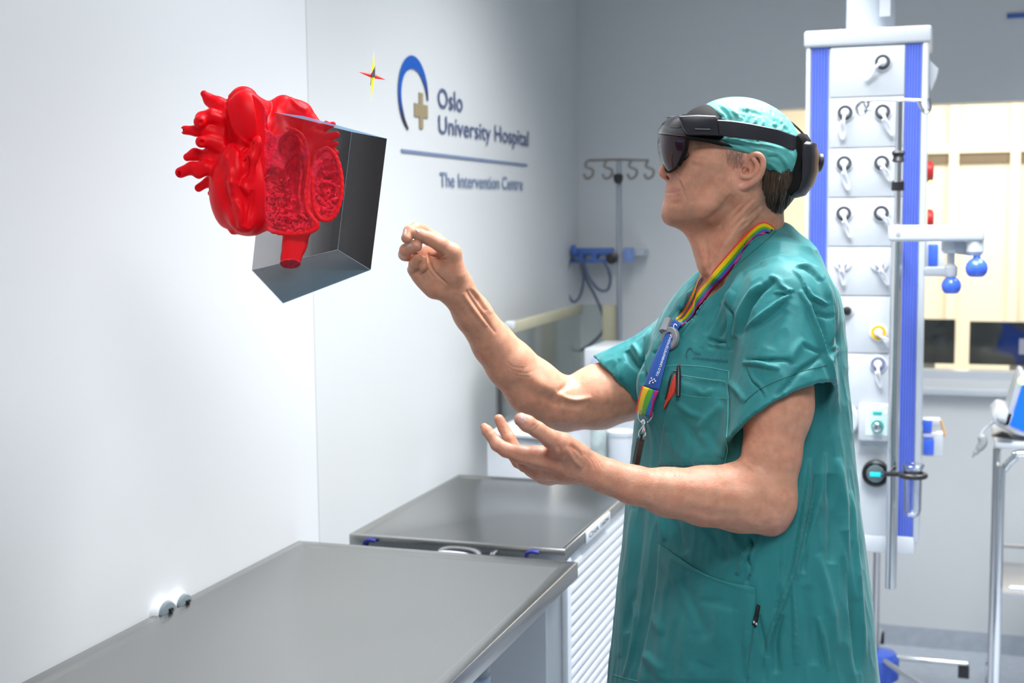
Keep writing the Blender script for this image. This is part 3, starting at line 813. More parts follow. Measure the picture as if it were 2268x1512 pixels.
MB().lathe(c + [0, -0.004, 0], (0, -1, 0), [(0, 0.0125), (0.008, 0.012), (0.014, 0.008), (0.016, 0.002)], 28).obj('socket_cap', BLACK, ro)
# round gauge and suction control box
c = op(1866, 928); MB().lathe(c, (0, -1, 0), [(0, 0.046), (0.02, 0.046), (0.026, 0.040)], 40).obj('gauge', PLW, col)
b0, b1 = op(1903, 890), op(1972, 974)
bx = MB().box((b0[0], ypn - 0.035, b1[2]), (b1[0], ypn, b0[2])).obj('suction_unit', PLW, col, bevel=0.006)
yq = ypn - 0.0355
q0, q1 = on_y(1918, 905, yq), on_y(1966, 965, yq)
MB().box((q0[0], yq, q1[2]), (q1[0], yq - 0.0006, q0[2])).obj('scale_label', mat('pale_teal_label', (0.62, 0.80, 0.82), 0.4), bx)
MB().box((on_y(1933, 911, yq)[0], yq - 0.0005, on_y(1933, 918, yq)[2]), (on_y(1953, 911, yq)[0], yq - 0.0016, on_y(1933, 911, yq)[2])).obj('label_print', TEALP, bx)
c = on_y(1943, 944, yq); MB().lathe(c, (0, -1, 0), [(0, 0.017), (0.001, 0.017)], 28).obj('dial_ring', TEALP, bx)
MB().lathe(c, (0, -1, 0), [(0, 0.0135), (0.018, 0.012), (0.02, 0.009)], 28).obj('dial', CHROME, bx)
c = on_y(1961, 913, yq); MB().lathe(c, (0, -1, 0), [(0, 0.004), (0.002, 0.003)], 16).obj('lamp', LEDG, bx)
# side sockets and blue rail clamps on the right flank
for py, m in ((380, RED), (486, RED)):
    c = op(2054, py, ypn + 0.05); MB().lathe(c, (1, 0, 0), [(0, 0.028), (0.012, 0.026), (0.016, 0.018)], 24).obj('side_socket', m, col)
c = op(2060, 402, ypn + 0.04); MB().lathe(c, (0, -1, 0), [(0, 0.004), (0.003, 0.003)], 12).obj('lamp', LEDG, col)
c0, c1 = op(2058, 130, ypn + 0.05), op(2076, 175, ypn + 0.05)
MB().prism([c0, op(2066, 140, ypn + .05), op(2079, 152, ypn + .05), op(2074, 172, ypn + .05), op(2062, 200, ypn + .05), op(2058, 190, ypn + .05)], (0, 0.04, 0)).obj('side_bracket', PLW, col, bevel=0.002)
def blk(p0, p1, m, nm, y=ypn + 0.02, th=0.05, par=col, bev=0.003):
    a, b = op(*p0, y), op(*p1, y)
    return MB().box((a[0], y, b[2]), (b[0], y + th, a[2])).obj(nm, m, par, bevel=bev)
k = blk((2050, 534), (2092, 606), PLW, 'clamp_housing', ypn + 0.03)
blk((2056, 541), (2077, 588), BLUE2, 'clamp_insert', ypn + 0.024, 0.02, k)
k = blk((2042, 928), (2082, 944), PLW, 'rail_clamp', ypn + 0.03)
blk((2044, 930), (2064, 958), BLUE2, 'clamp_insert', ypn + 0.024, 0.02, k)
k = blk((2042, 958), (2088, 1012), PLW, 'rail_clamp', ypn + 0.03)
blk((2045, 972), (2068, 1008), BLUE2, 'clamp_insert', ypn + 0.024, 0.02, k)
blk((2044, 960), (2068, 970), BLUEP, 'clamp_insert', ypn + 0.024, 0.02, k)
a, b = op(2084, 930, ypn + 0.02), op(2094, 966, ypn + 0.02)
MB().tube([a, b], 0.004, 8).obj('wooden_peg', mat('tan_peg', (0.55, 0.35, 0.18), 0.6), col)

# ------------------------------------------------------------------ infusion pole clamped in front of the column
yp = 3.46
pl = root('infusion_pole', on_y(1981, 1300, yp), 'chrome infusion pole in front of the blue and white column', 'pole')
a, b = on_y(1984, 226, yp), on_y(1980, 1302, yp)
xm = (a[0] + b[0]) / 2
zcl = on_y(1981, 520, yp)[2]
MB().tube([(xm, yp, b[2]), (xm, yp, zcl)], 0.0145, 24).obj('pole', CHROME, pl)
MB().tube([(xm, yp, zcl), (xm, yp, a[2])], 0.0085, 20).obj('inner_pole', CHROME, pl)
def opl(px, py): return on_y(px, py, yp)
for (p0, pp) in (((1912, 222), [(1912, 222), (1897, 238), (1903, 252), (1916, 248), (1924, 226)]), ((1932, 221), [(1932, 221), (1915, 225), (1920, 240), (1932, 243)]),
                 ((2034, 222), [(2034, 222), (2040, 238), (2050, 250), (2060, 240), (2056, 218)])):
    MB().tube(spline([opl(*q) for q in pp], 6), 0.0042, 10).obj('hook', CHROME, pl)
MB().tube(spline([opl(1908, 222), opl(1950, 220), (xm, yp, opl(1984, 222)[2]), opl(2010, 221), opl(2040, 222)], 5), 0.0042, 10).obj('hook_bar', CHROME, pl)
for py, pr in ((344, [(-.018, .010), (-.014, .016), (-.004, .012), (.006, .017), (.012, .013)]), (410, [(-.014, .016), (.008, .016), (.012, .012)])):
    MB().lathe((xm, yp, opl(1981, py)[2]), (0, 0, 1), [(c_, d_) for c_, d_ in pr], 20).obj('collar', BLACK, pl)
MB().tube([(xm, yp, opl(1981, 555)[2]), (xm, ypn - 0.004, opl(1981, 555)[2])], 0.010, 12).obj('clamp', PLW2, pl)
MB().tube([(xm, yp, opl(1981, 1120)[2]), (xm, ypn - 0.004, opl(1981, 1120)[2])], 0.010, 12).obj('clamp', PLW2, pl)

# jointed arm with blue knobs
ya = 3.40
am = root('support_arm', on_y(1981, 518, ya), 'white jointed arm with two blue knobs beside the supply column', 'arm')
def oa(px, py, y=ya): return on_y(px, py, y)
a, b = oa(1968, 499), oa(2180, 534)
MB().box((a[0], ya - 0.02, b[2]), (b[0], ya + 0.03, a[2])).obj('boom', PLW, am, bevel=0.008, seg=3)
MB().lathe(oa(1990, 517) + [0, -0.02, 0], (0, -1, 0), [(0, 0.006), (0.002, 0.005)], 20).obj('cap_screw', GREYP, am)
x2 = (oa(2158, 540)[0]); r2 = 0.020
MB().lathe((oa(2160, 540)[0], ya + 0.005, oa(2160, 566)[2]), (0, 0, 1), [(0, 0.014), (0.01, 0.021), (0.045, 0.021)], 24).obj('joint', PLW, am)
MB().hexa([oa(2118, 532, ya + 0.02), oa(2146, 536, ya + 0.02), oa(2150, 566, ya + 0.02), oa(2118, 562, ya + 0.02)], [oa(2118, 532, ya + 0.06), oa(2146, 536, ya + 0.06), oa(2150, 566, ya + 0.06), oa(2118, 562, ya + 0.06)]).obj('link', PLW2, am)
MB().lathe((oa(2107, 540)[0], ya + 0.04, oa(2107, 562)[2]), (0, 0, 1), [(0, 0.018), (0.008, 0.024), (0.036, 0.024)], 24).obj('joint', PLW, am)
MB().lathe((oa(2107, 540)[0], ya + 0.04, oa(2107, 616)[2]), (0, 0, 1), [(0, 0.012), (0.006, 0.016), (0.026, 0.016), (0.034, 0.009), (0.07, 0.009)], 24).obj('joint', PLW, am)
a, b = oa(2046, 592, ya + 0.08), oa(2098, 610, ya + 0.08)
MB().box((a[0], ya + 0.03, b[2]), (b[0], ya + 0.12, a[2])).obj('rear_link', PLW2, am, bevel=0.006)
for px, py, r_, y_ in ((2163, 594, 0.0265, ya), (2107, 633, 0.024, ya + 0.04)):
    c = on_y(px, py, y_)
    prof = [(-r_ * .78, r_ * .55), (-r_ * .7, r_ * .72), (-r_ * .4, r_ * .92), (0, r_), (r_ * .4, r_ * .92), (r_ * .75, r_ * .66), (r_ * .93, r_ * .36), (r_ * 1.15, r_ * .3)]
    MB().lathe(c, (0, 0, 1), prof, 32).obj('blue_knob', BLUE2, am)
MB().tube([(xm, ya + 0.02, zcl), (xm, yp, zcl)], 0.016, 14).obj('sleeve', PLW, am)

# suction tube holder
th = root('tube_holder', op(1940, 1046), 'round black clamp holding a clear tube beside the pole', 'holder')
c = op(1940, 1046)
MB().lathe(c, (0, -1, 0), [(0, 0.036), (0.02, 0.036), (0.024, 0.031), (0.020, 0.028)], 40).obj('clamp_disc', BLACK, th)
MB().lathe(c + [0, -0.018, 0], (0, -1, 0), [(0, 0.026), (0.008, 0.022), (0.010, 0.012)], 40).obj('dial_face', mat('grey_dial', (0.10, 0.14, 0.15), 0.35), th)
q = c + np.array([-0.014, -0.029, -0.004])
MB().box(q + [0.000, 0, -0.002], q + [0.028, -0.0006, 0.010]).obj('dial_print', CYANP, th, bevel=0.0002)
MB().box(c + [-0.008, -0.022, 0.018], c + [0.008, -0.010, 0.040]).obj('dial_neck', bpy.data.materials['grey_dial'], th, bevel=0.002)
yt = 3.40
a, b = on_y(1962, 1050, yt + 0.02), on_y(2016, 1051, yt)
MB().tube([c + [0.02, -0.01, 0], a, on_y(1992, 1050, yt)], 0.006, 12).obj('holder_arm', BLACK, th)
e = on_y(2022, 1052, yt)
ringp = [e + [0.0300 * math.cos(t_), 0.0300 * math.sin(t_), 0] for t_ in np.linspace(0, 2 * math.pi, 28, endpoint=False)]
MB().tube(ringp, 0.007, 10, closed=True).obj('holder_ring', BLACK, th)
tg = on_y(2022, 1146, yt)
L = e[2] - tg[2]
prof = [(0, 0.003), (0.003, 0.012), (0.009, 0.018), (0.018, 0.0215), (L, 0.0225), (L + 0.012, 0.0225), (L + 0.026, 0.028)]
n_ = len(prof); inner = [(p_ + 0.0015, max(r_ - 0.0015, 0.001)) for p_, r_ in prof[::-1]]
MB().lathe((e[0], e[1], tg[2]), (0, 0, 1), prof + inner, 32).obj('clear_tube', None, None)
ct_ = bpy.data.objects['clear_tube']; ct_.data.materials.append(glass_mat('clear_tube_plastic', (0.93, 0.95, 0.98), 0.10)); ct_.name = 'suction_tube'
ct_['label'] = 'clear round-bottomed plastic tube held by the black ring'; ct_['category'] = 'tube'

# ------------------------------------------------------------------ wheeled stand behind the man
ys_ = 4.35
sx = on_y(1940, 1350, ys_)[0]
ws = root('wheeled_stand', (sx, ys_, 0), 'wheeled stand with blue hub below the supply column', 'stand')
MB().tube([(sx, ys_, 0.12), (sx, ys_, 1.02)], 0.011, 14).obj('pole', STEEL_D, ws)
zh = on_y(1940, 1490, ys_)[2]; zh1 = on_y(1940, 1437, ys_)[2]
MB().lathe((sx + 0.015, ys_, zh - 0.02), (0, 0, 1), [(0, 0.05), (0.01, 0.062), (zh1 - zh - 0.005, 0.062), (zh1 - zh + 0.012, 0.05), (zh1 - zh + 0.02, 0.02)], 32).obj('hub', BLUE2, ws)
lz = on_y(2060, 1462, ys_)[2]
ends = [on_y(2142, 1462, ys_), np.array([sx + 0.16, ys_ - 0.26, lz]), np.array([sx - 0.10, ys_ - 0.28, lz]), np.array([sx - 0.28, ys_ + 0.05, lz]), np.array([sx + 0.0, ys_ + 0.28, lz])]
for e in ends:
    e = np.array([e[0], e[1], lz]); d = nrm(e - np.array([sx, ys_, lz]))
    MB().tube([np.array([sx, ys_, lz]) + d * 0.05, e], 0.010, 12).obj('leg', CHROME, ws)
    cst = MB(); cst.lathe(e + [-0.012, 0, -(lz - 0.028)] - d * 0.01, (1, 0, 0), [(0, 0.018), (0.003, 0.028), (0.021, 0.028), (0.024, 0.018)]); cst.obj('caster', RUB, ws); MB().box(e - d * 0.01 + [-0.017, -0.014, -0.045], e - d * 0.01 + [0.017, 0.014, -0.008]).obj('fork', RUB, ws)

# ------------------------------------------------------------------ trolley at the right edge with a tilted device
yt0 = 4.05
def ot(px, py, y=yt0): return on_y(px, py, y)
x0 = ot(2214, 1200)[0]; x1 = x0 + 0.55; y1 = yt0 + 0.38
tz = ot(2230, 1002)[2]
tr = root('instrument_trolley', ((x0 + x1) / 2, yt0 + 0.2, 0), 'chrome tube trolley with white top at the right edge', 'trolley')
def hoop(y, nm):
    pts = [(x0, y, 0.13), (x0, y, tz - 0.10), (x0 + 0.008, y, tz - 0.05), (x0 + 0.035, y, tz - 0.015), (x0 + 0.08, y, tz), (x1 - 0.08, y, tz), (x1 - 0.035, y, tz - 0.015), (x1 - 0.008, y, tz - 0.05), (x1, y, tz - 0.1), (x1, y, 0.13)]
    MB().tube(spline(pts, 4), 0.0115, 16).obj(nm, CHROME, tr)
hoop(yt0, 'tube_frame'); hoop(y1, 'tube_frame')
MB().tube([(x0 - 0.015, yt0 + 0.01, 0.13), (x0 - 0.015, yt0 + 0.01, tz + 0.01)], 0.010, 12).obj('post', STEEL_D, tr)
MB().box((x0 - 0.02, yt0 - 0.005, tz + 0.012), (x1 + 0.02, y1 + 0.01, tz + 0.03)).obj('top_tray', PLW, tr, bevel=0.004)
zs = ot(2240, 1300)[2]
MB().box((x0 + 0.01, yt0 + 0.01, zs - 0.03), (x1 - 0.01, y1 - 0.01, zs - 0.02)).obj('shelf', STEEL_D, tr)
MB().tube([(x0 + 0.03, yt0 - 0.01, zs), (x1, yt0 - 0.01, zs)], 0.008, 12).obj('shelf_rail', CHROME, tr)
MB().tube([(x0 + 0.0, y1, zs + 0.03), (x1, y1, zs + 0.03)], 0.006, 12).obj('shelf_rail', STEEL_D, tr)
for x in (x0, x1):
    for y in (yt0, y1):
        MB().lathe((x - 0.012, y + 0.012, 0.05), (1, 0, 0), [(0, 0.03), (0.003, 0.05), (0.024, 0.05), (0.027, 0.03)], 28).obj('wheel', BLACK, tr)
        MB().box((x - 0.018, y - 0.012, 0.05), (x + 0.018, y + 0.02, 0.145)).obj('fork', CHROME, tr, bevel=0.004)
        MB().box((x + 0.01, y - 0.05, 0.052), (x + 0.035, y - 0.02, 0.062)).obj('brake_pedal', CHROME, tr, bevel=0.002)
# device: base, tilted blue screen, probe
dvx = root('patient_monitor', (x0 + 0.15, yt0 + 0.1, tz + 0.03), 'tilted medical monitor with a lit blue screen on the trolley', 'monitor')
ym = yt0 + 0.02
def om(px, py, y=ym): return on_y(px, py, y)
MB().prism([om(2196, 922), om(2212, 905), om(2310, 930), om(2320, 975), om(2290, 972), om(2250, 962), om(2205, 943)], (0, 0.22, 0)).obj('base', PLW, dvx, bevel=0.006)
MB().prism([om(2222, 944), om(2236, 943), om(2272, 830), om(2262, 826), om(2250, 850)], (0, 0.2, 0)).obj('back_shell', PLW2, dvx, bevel=0.003)
MB().prism([om(2236, 941, ym - 0.004), om(2330, 985, ym - 0.004), om(2360, 870, ym - 0.004), om(2276, 826, ym - 0.004)], (0, 0.03, 0)).obj('screen', SCRB, dvx)
MB().lathe(om(2264, 843, ym - 0.006), (0, -1, 0), [(0, 0.012), (0.002, 0.010)], 20).obj('lamp', LEDG, dvx)
MB().prism([om(2208, 924, ym - 0.01), om(2230, 930, ym - 0.01), om(2228, 936, ym - 0.01), om(2212, 931, ym - 0.01)], (0, 0.02, 0)).obj('button', GREYP, dvx)
MB().prism([om(2196, 966, ym - 0.03), om(2245, 972, ym - 0.03), om(2232, 962, ym - 0.03), om(2220, 958, ym - 0.03)], (0, 0.03, 0)).obj('keypad', BLACK, dvx)
pb = root('ultrasound_probe', om(2172, 985), 'grey hand probe hanging at the left of the trolley', 'probe')
cc_ = [om(2173, 962, ym + .01), om(2177, 980, ym + .01), om(2169, 993, ym + .01), om(2160, 1003, ym + .01), om(2152, 1012, ym + .01)]
MB().tube(spline(cc_, 4), [0.006] + [0.013] * 4 + [0.013, 0.012, 0.012, 0.011] + [0.008] * 4 + [0.004] * 4, 16).obj('body', GREYP, pb)
MB().tube(spline([om(2172, 964, ym + .01), om(2180, 950, ym + .02), om(2195, 940, ym + .03), om(2206, 934, ym + .04)], 5), 0.003, 8).obj('lead', PLW2, pb)

# ------------------------------------------------------------------ the man
def rr(px, d): return px * d / FPX
HX, HY, HZ = vframe(1640, 340)
HD = 2.12                                                # distance of the middle of the head
OH = P(1640, 340, HD)
pt_, yw = math.radians(9), math.radians(10)
e1 = -math.cos(pt_) * HX + math.sin(pt_) * HY
UH = math.sin(pt_) * HX + math.cos(pt_) * HY
FH = nrm(math.cos(yw) * e1 + math.sin(yw) * HZ)          # where the face points
SH = nrm(np.cross(UH, FH)); SH = SH if SH @ HZ > 0 else -SH   # towards his left ear
HB = np.array([FH, UH, SH])
def H(px, py, c=0.0):
    d = ray(px, py); o = np.array([0, 0, EYE])
    t = ((OH - o) @ SH + c) / (d @ SH)
    return o + d * t

SKIN = mat('skin', (0.8, 0.5, 0.4), 0.47, noise=0.14, nscale=70, bump=0.20, bscale=380, sss=0.10, vcol=True, spec=0.40, detail=8)
person = root('person', (P(1640, 900, 2.15)[0], P(1640, 900, 2.15)[1], 0), 'man in green surgical scrubs and cap, one hand raised pinching, the other open', 'person')

B = Field()
# --- skull and face
B.ell(H(1645, 325), (0.082, 0.071, 0.073), HB, 0.01)
B.ell(H(1575, 318), (0.055, 0.060, 0.060), HB, 0.02)
B.ell(H(1570, 385), (0.055, 0.070, 0.050), HB, 0.02)
B.ell(H(1592, 350, 0.034), (0.052, 0.030, 0.031), HB, 0.02)
B.ell(H(1592, 350, -0.034), (0.052, 0.030, 0.031), HB, 0.02)
B.ell(H(1565, 385, 0.030), (0.045, 0.045, 0.027), HB, 0.02)
B.ell(H(1565, 385, -0.030), (0.045, 0.045, 0.027), HB, 0.02)
for s_ in (1, -1):
    B.cone(H(1502, 468, 0.014 * s_), H(1560, 466, 0.036 * s_), 0.018, 0.020, 0.02)
    B.cone(H(1560, 464, 0.036 * s_), H(1622, 412, 0.054 * s_), 0.020, 0.019, 0.02)
    B.cone(H(1622, 412, 0.054 * s_), H(1635, 360, 0.058 * s_), 0.019, 0.016, 0.02)
B.ell(H(1552, 432), (0.052, 0.050, 0.047), HB, 0.02)
B.ell(H(1488, 476), (0.0165, 0.0165, 0.019), HB, 0.016)
B.ell(H(1510, 430), (0.024, 0.040, 0.030), HB, 0.015)
B.ell(H(1495, 414), (0.0115, 0.014, 0.024), HB, 0.008)
lipc = [H(1513, 421, 0.027), H(1498, 420, 0.021), H(1487, 419, 0.010), H(1484, 419, 0), H(1484, 419, -0.010), H(1494, 420, -0.021)]
B.chain(lipc, [0.003, 0.0045, 0.005, 0.005, 0.005, 0.004], 0.003, 0.004)
lipd = [H(1513, 424, 0.026), H(1497, 431, 0.020), H(1486, 434, 0.010), H(1484, 434, 0), H(1484, 434, -0.010), H(1494, 431, -0.020)]
B.chain(lipd, [0.003, 0.0055, 0.0065, 0.0065, 0.0065, 0.005], 0.003, 0.005)
mo = [H(1513, 422, 0.029), H(1500, 425.5, 0.0225), H(1488, 427, 0.012), H(1479, 427.5, 0.002), H(1479, 427.5, -0.006), H(1490, 426, -0.02)]
for i in range(5): B.cone(mo[i], mo[i + 1], 0.0014, 0.0014, 0.0012, 's')
# nose
B.cone(H(1512, 318), H(1474, 379), 0.012, 0.0095, 0.01, flat=(SH, 0.85))
B.ell(H(1473, 382), (0.0092, 0.0090, 0.0095), HB, 0.006)
B.cone(H(1474, 384), H(1488, 400), 0.0065, 0.005, 0.006)
for s_ in (1, -1):
    B.ell(H(1495, 385, 0.013 * s_), (0.0105, 0.0085, 0.0062), HB, 0.006)
    B.cone(H(1490, 388, 0.011 * s_), H(1483, 390, 0.004 * s_), 0.0048, 0.004, 0.003)
    B.ell(H(1484, 392, 0.0075 * s_), (0.0060, 0.0030, 0.0032), HB, 0.003, 's')
    B.ell(H(1527, 338, 0.034 * s_), (0.017, 0.015, 0.013), HB, 0.010, 's')
    B.ell(H(1533, 338, 0.030 * s_), (0.014, 0.0125, 0.012), HB, 0.004)     # eyeball under the lid
    B.cone(H(1510, 322, 0.020 * s_), H(1530, 318, 0.046 * s_), 0.010, 0.010, 0.012)   # brow
# ear
EF = nrm(FH * 0.95 + SH * 0.20); EB_ = np.array([EF, UH, nrm(np.cross(EF, UH))])
def ear(sg):
    def E_(px, py, c):
        p = H(px, py, c if sg > 0 else c)
        if sg < 0: p = p - 2 * SH * ((p - OH) @ SH)
        return p
    helix = [(1646, 384, .068), (1652, 368, .071), (1656, 353, .075), (1664, 344, .079), (1675, 341, .083), (1685, 346, .087), (1690, 357, .089), (1690, 368, .089), (1687, 380, .087), (1681, 392, .084), (1671, 402, .081), (1660, 408, .078), (1648, 413, .075), (1638, 414, .073), (1631, 409, .071), (1630, 400, .069)]
    B.ell(E_(1666, 374, .074), (0.0195, 0.029, 0.006), HB, 0.004)
    B.ell(E_(1645, 403, .071), (0.011, 0.0095, 0.0042), HB, 0.004)
    B.cone(E_(1662, 378, .060), E_(1664, 378, .070), 0.020, 0.016, 0.006)
    B.ell(E_(1657, 371, .084), (0.0100, 0.015, 0.0085), HB, 0.004, 's')
    B.ell(E_(1666, 353, .0895), (0.0075, 0.0065, 0.0065), HB, 0.003, 's')
    B.ell(E_(1650, 379, .074), (0.006, 0.006, 0.006), HB, 0.003, 's')
    hp = spline([E_(*q) for q in helix], 3)
    rs = np.interp(np.linspace(0, 1, len(hp)), [0, .2, .5, .75, .92, 1], [.0034, .0041, .0045, .0046, .0054, .0048])
    B.chain(list(hp), list(rs), 0.0015, 0.003)
    an = spline([E_(*q) for q in ((1669, 352, .081), (1676, 362, .083), (1677, 374, .083), (1670, 385, .081), (1660, 391, .079), (1648, 392, .077), (1641, 390, .075))], 3)
    B.chain(list(an), [0.0032] * len(an), 0.0025, 0.003)
    B.ell(E_(1637, 383, .071), (0.0058, 0.0085, 0.0045), HB, 0.004)
ear(1); ear(-1)
# --- neck
B.cone(H(1640, 430), P(1634, 555, 2.16), 0.054, 0.058, 0.03)
B.cone(P(1634, 555, 2.16), P(1640, 650, 2.18), 0.058, 0.068, 0.02)
B.cone(H(1665, 420), P(1668, 540, 2.17), 0.048, 0.050, 0.03)
B.ell(H(1560, 470), (0.045, 0.028, 0.035), HB, 0.02)
B.cone(H(1548, 500), P(1572, 580, 2.13), 0.020, 0.020, 0.03)
B.cone(H(1660, 425, .050), P(1590, 610, 2.10), 0.012, 0.010, 0.025)      # neck tendon
B.ell(P(1625, 725, 2.18), (0.085, 0.085, 0.09), None, 0.03)
# shoulders inside the top
B.cone(P(1660, 630, 2.17), P(1748, 690, 2.01), 0.045, 0.055, 0.04)
B.cone(P(1600, 690, 2.20), P(1500, 800, 2.36), 0.040, 0.048, 0.03)
# --- left arm (near)
B.cone(P(1745, 690, 2.00), P(1722, 900, 1.955), 0.050, 0.047, 0.03)
B.cone(P(1722, 900, 1.955), P(1709, 1010, 1.95), 0.047, 0.040, 0.03)
B.cone(P(1709, 1010, 1.95), P(1700, 1110, 1.95), 0.040, 0.0355, 0.02)
B.ell(P(1716, 1160, 1.955), (0.016, 0.020, 0.016), None, 0.02)
arm = [P(1690, 1108, 1.945), P(1640, 1101, 1.94), P(1560, 1098, 1.93), P(1480, 1090, 1.92), P(1400, 1073, 1.91), P(1345, 1055, 1.905), P(1300, 1036, 1.90)]
B.chain(arm, [rr(72, 1.95), rr(74, 1.94), rr(63, 1.93), rr(51, 1.92), rr(39, 1.91), rr(35, 1.905), rr(35, 1.90)], 0.015, 0.02)
# --- left hand, palm up, thumb towards the camera
n_th = RC[:, 2]
B.chain([P(1300, 1036, 1.90), P(1262, 1026, 1.902), P(1225, 1020, 1.905)], [rr(35, 1.9), rr(38, 1.9), rr(38, 1.9)], 0.012)
def fing(F_, pts, rs, k=0.003, k0=0.008): F_.chain([P(*q) for q in pts], [r / FPX * q[2] for r, q in zip(rs, pts)], k, k0)
fing(B, [(1262, 1022, 1.895), (1190, 1012, 1.885), (1152, 1006, 1.883)], [30, 23, 19], 0.008, 0.012)
fing(B, [(1262, 1032, 1.905), (1195, 1032, 1.905), (1165, 1026, 1.908)], [32, 27, 19], 0.008, 0.012)
fing(B, [(1262, 1040, 1.925), (1205, 1045, 1.93), (1180, 1038, 1.935)], [32, 25, 18], 0.008, 0.012)
fing(B, [(1262, 1042, 1.94), (1215, 1050, 1.95), (1193, 1048, 1.957)], [28, 22, 16], 0.008, 0.012)
# index, middle, ring, little
fing(B, [(1152, 1006, 1.883), (1120, 996, 1.885), (1101, 984, 1.888)], [18.5, 16.5, 15], 0.002, 0.006)
fing(B, [(1101, 984, 1.888), (1087, 964, 1.893), (1079, 954, 1.896)], [14.5, 12.5, 12], 0.002, 0.003)
fing(B, [(1079, 954, 1.896), (1073, 946, 1.90)], [12, 9.5], 0.002, 0.003)
fing(B, [(1165, 1026, 1.908), (1142, 1000, 1.925), (1128, 972, 1.93)], [18, 15.5, 14.5], 0.002, 0.006)
fing(B, [(1128, 972, 1.93), (1115, 947, 1.935), (1105, 928, 1.935)], [14, 12.5, 11], 0.002, 0.003)
fing(B, [(1180, 1038, 1.935), (1148, 1022, 1.955), (1133, 1002, 1.962)], [17, 14.5, 13], 0.002, 0.006)
fing(B, [(1133, 1002, 1.962), (1127, 984, 1.965), (1120, 972, 1.962)], [12, 11, 10], 0.002, 0.003)
fing(B, [(1193, 1048, 1.957), (1168, 1034, 1.978), (1156, 1016, 1.984)], [14, 12.5, 11.5], 0.002, 0.006)
fing(B, [(1156, 1016, 1.984), (1149, 1006, 1.980), (1142, 1000, 1.973)], [11, 10, 9], 0.002, 0.003)
# thumb
fing(B, [(1278, 1008, 1.885), (1243, 985, 1.868), (1220, 972, 1.858)], [30, 27, 20], 0.006, 0.012)
fing(B, [(1220, 972, 1.858), (1190, 951, 1.848), (1168, 938, 1.842)], [20, 17.5, 18], 0.004, 0.005)
fing(B, [(1168, 938, 1.842), (1154, 929, 1.840)], [18, 15.5], 0.004, 0.004)
B.ell(P(1230, 1005, 1.89), (0.016, 0.014, 0.013), None, 0.012)

# --- right arm (far)
B.cone(P(1490, 800, 2.36), P(1395, 855, 2.38), 0.050, rr(69, 2.38), 0.03)
B.chain([P(1395, 855, 2.38), P(1325, 879, 2.375), P(1255, 896, 2.36), P(1222, 886, 2.35), P(1180, 857, 2.335), P(1130, 806, 2.315), P(1094, 763, 2.30), P(1046, 694, 2.27), P(1008, 636, 2.24)],
        [rr(69, 2.38), rr(70, 2.375), rr(57, 2.36), rr(59, 2.35), rr(61, 2.335), rr(53, 2.315), rr(46, 2.3), rr(40, 2.27), rr(37, 2.24)], 0.012, 0.02)
# --- right hand, pinching, palm towards the camera
w0_, w1_ = P(1008, 636, 2.24), P(963, 585, 2.225)
B.chain([P(1008, 636, 2.24), P(990, 618, 2.232), P(966, 596, 2.228), P(958, 578, 2.228)], [rr(37, 2.24), rr(41, 2.23), rr(43, 2.23), rr(36, 2.23)], 0.012, flat=(RC[:, 2], 0.62))
B.cone(P(1005, 605, 2.215), P(1000, 560, 2.205), rr(25, 2.21), rr(21, 2.21), 0.012)          # thenar
B.cone(P(960, 640, 2.225), P(928, 606, 2.225), rr(19, 2.2), rr(18, 2.2), 0.012)              # heel of the hand
fing(B, [(1000, 560, 2.205), (976, 541, 2.195), (950, 528, 2.188)], [21, 17, 15], 0.004, 0.008)
fing(B, [(950, 528, 2.188), (930, 520, 2.185), (920, 517, 2.185)], [14.5, 13.5, 11.5], 0.003, 0.004)
fing(B, [(985, 558, 2.245), (966, 532, 2.25), (935, 511, 2.235)], [19, 17, 14.5], 0.003, 0.008)
fing(B, [(935, 511, 2.235), (920, 507, 2.21), (907, 512, 2.19)], [14.5, 14.5, 13], 0.003, 0.003)
fing(B, [(907, 512, 2.19), (901, 527, 2.183)], [13, 12.5], 0.002, 0.003)
fing(B, [(965, 580, 2.245), (930, 568, 2.25), (897, 563, 2.225)], [18, 16, 14.5], 0.003, 0.006)
fing(B, [(897, 563, 2.225), (899, 554, 2.200), (922, 544, 2.186)], [14.5, 14.5, 13.5], 0.002, 0.003)
fing(B, [(955, 600, 2.245), (920, 602, 2.245), (916, 597, 2.225)], [17, 14.5, 13.5], 0.003, 0.006)
fing(B, [(916, 597, 2.225), (917, 585, 2.205), (925, 570, 2.195)], [13, 12, 10.5], 0.002, 0.003)
fing(B, [(950, 615, 2.235), (932, 605, 2.228), (938, 590, 2.205)], [14, 12, 10.5], 0.003, 0.006)
fing(B, [(938, 590, 2.205), (937, 575, 2.200)], [10, 8.5], 0.002, 0.003)

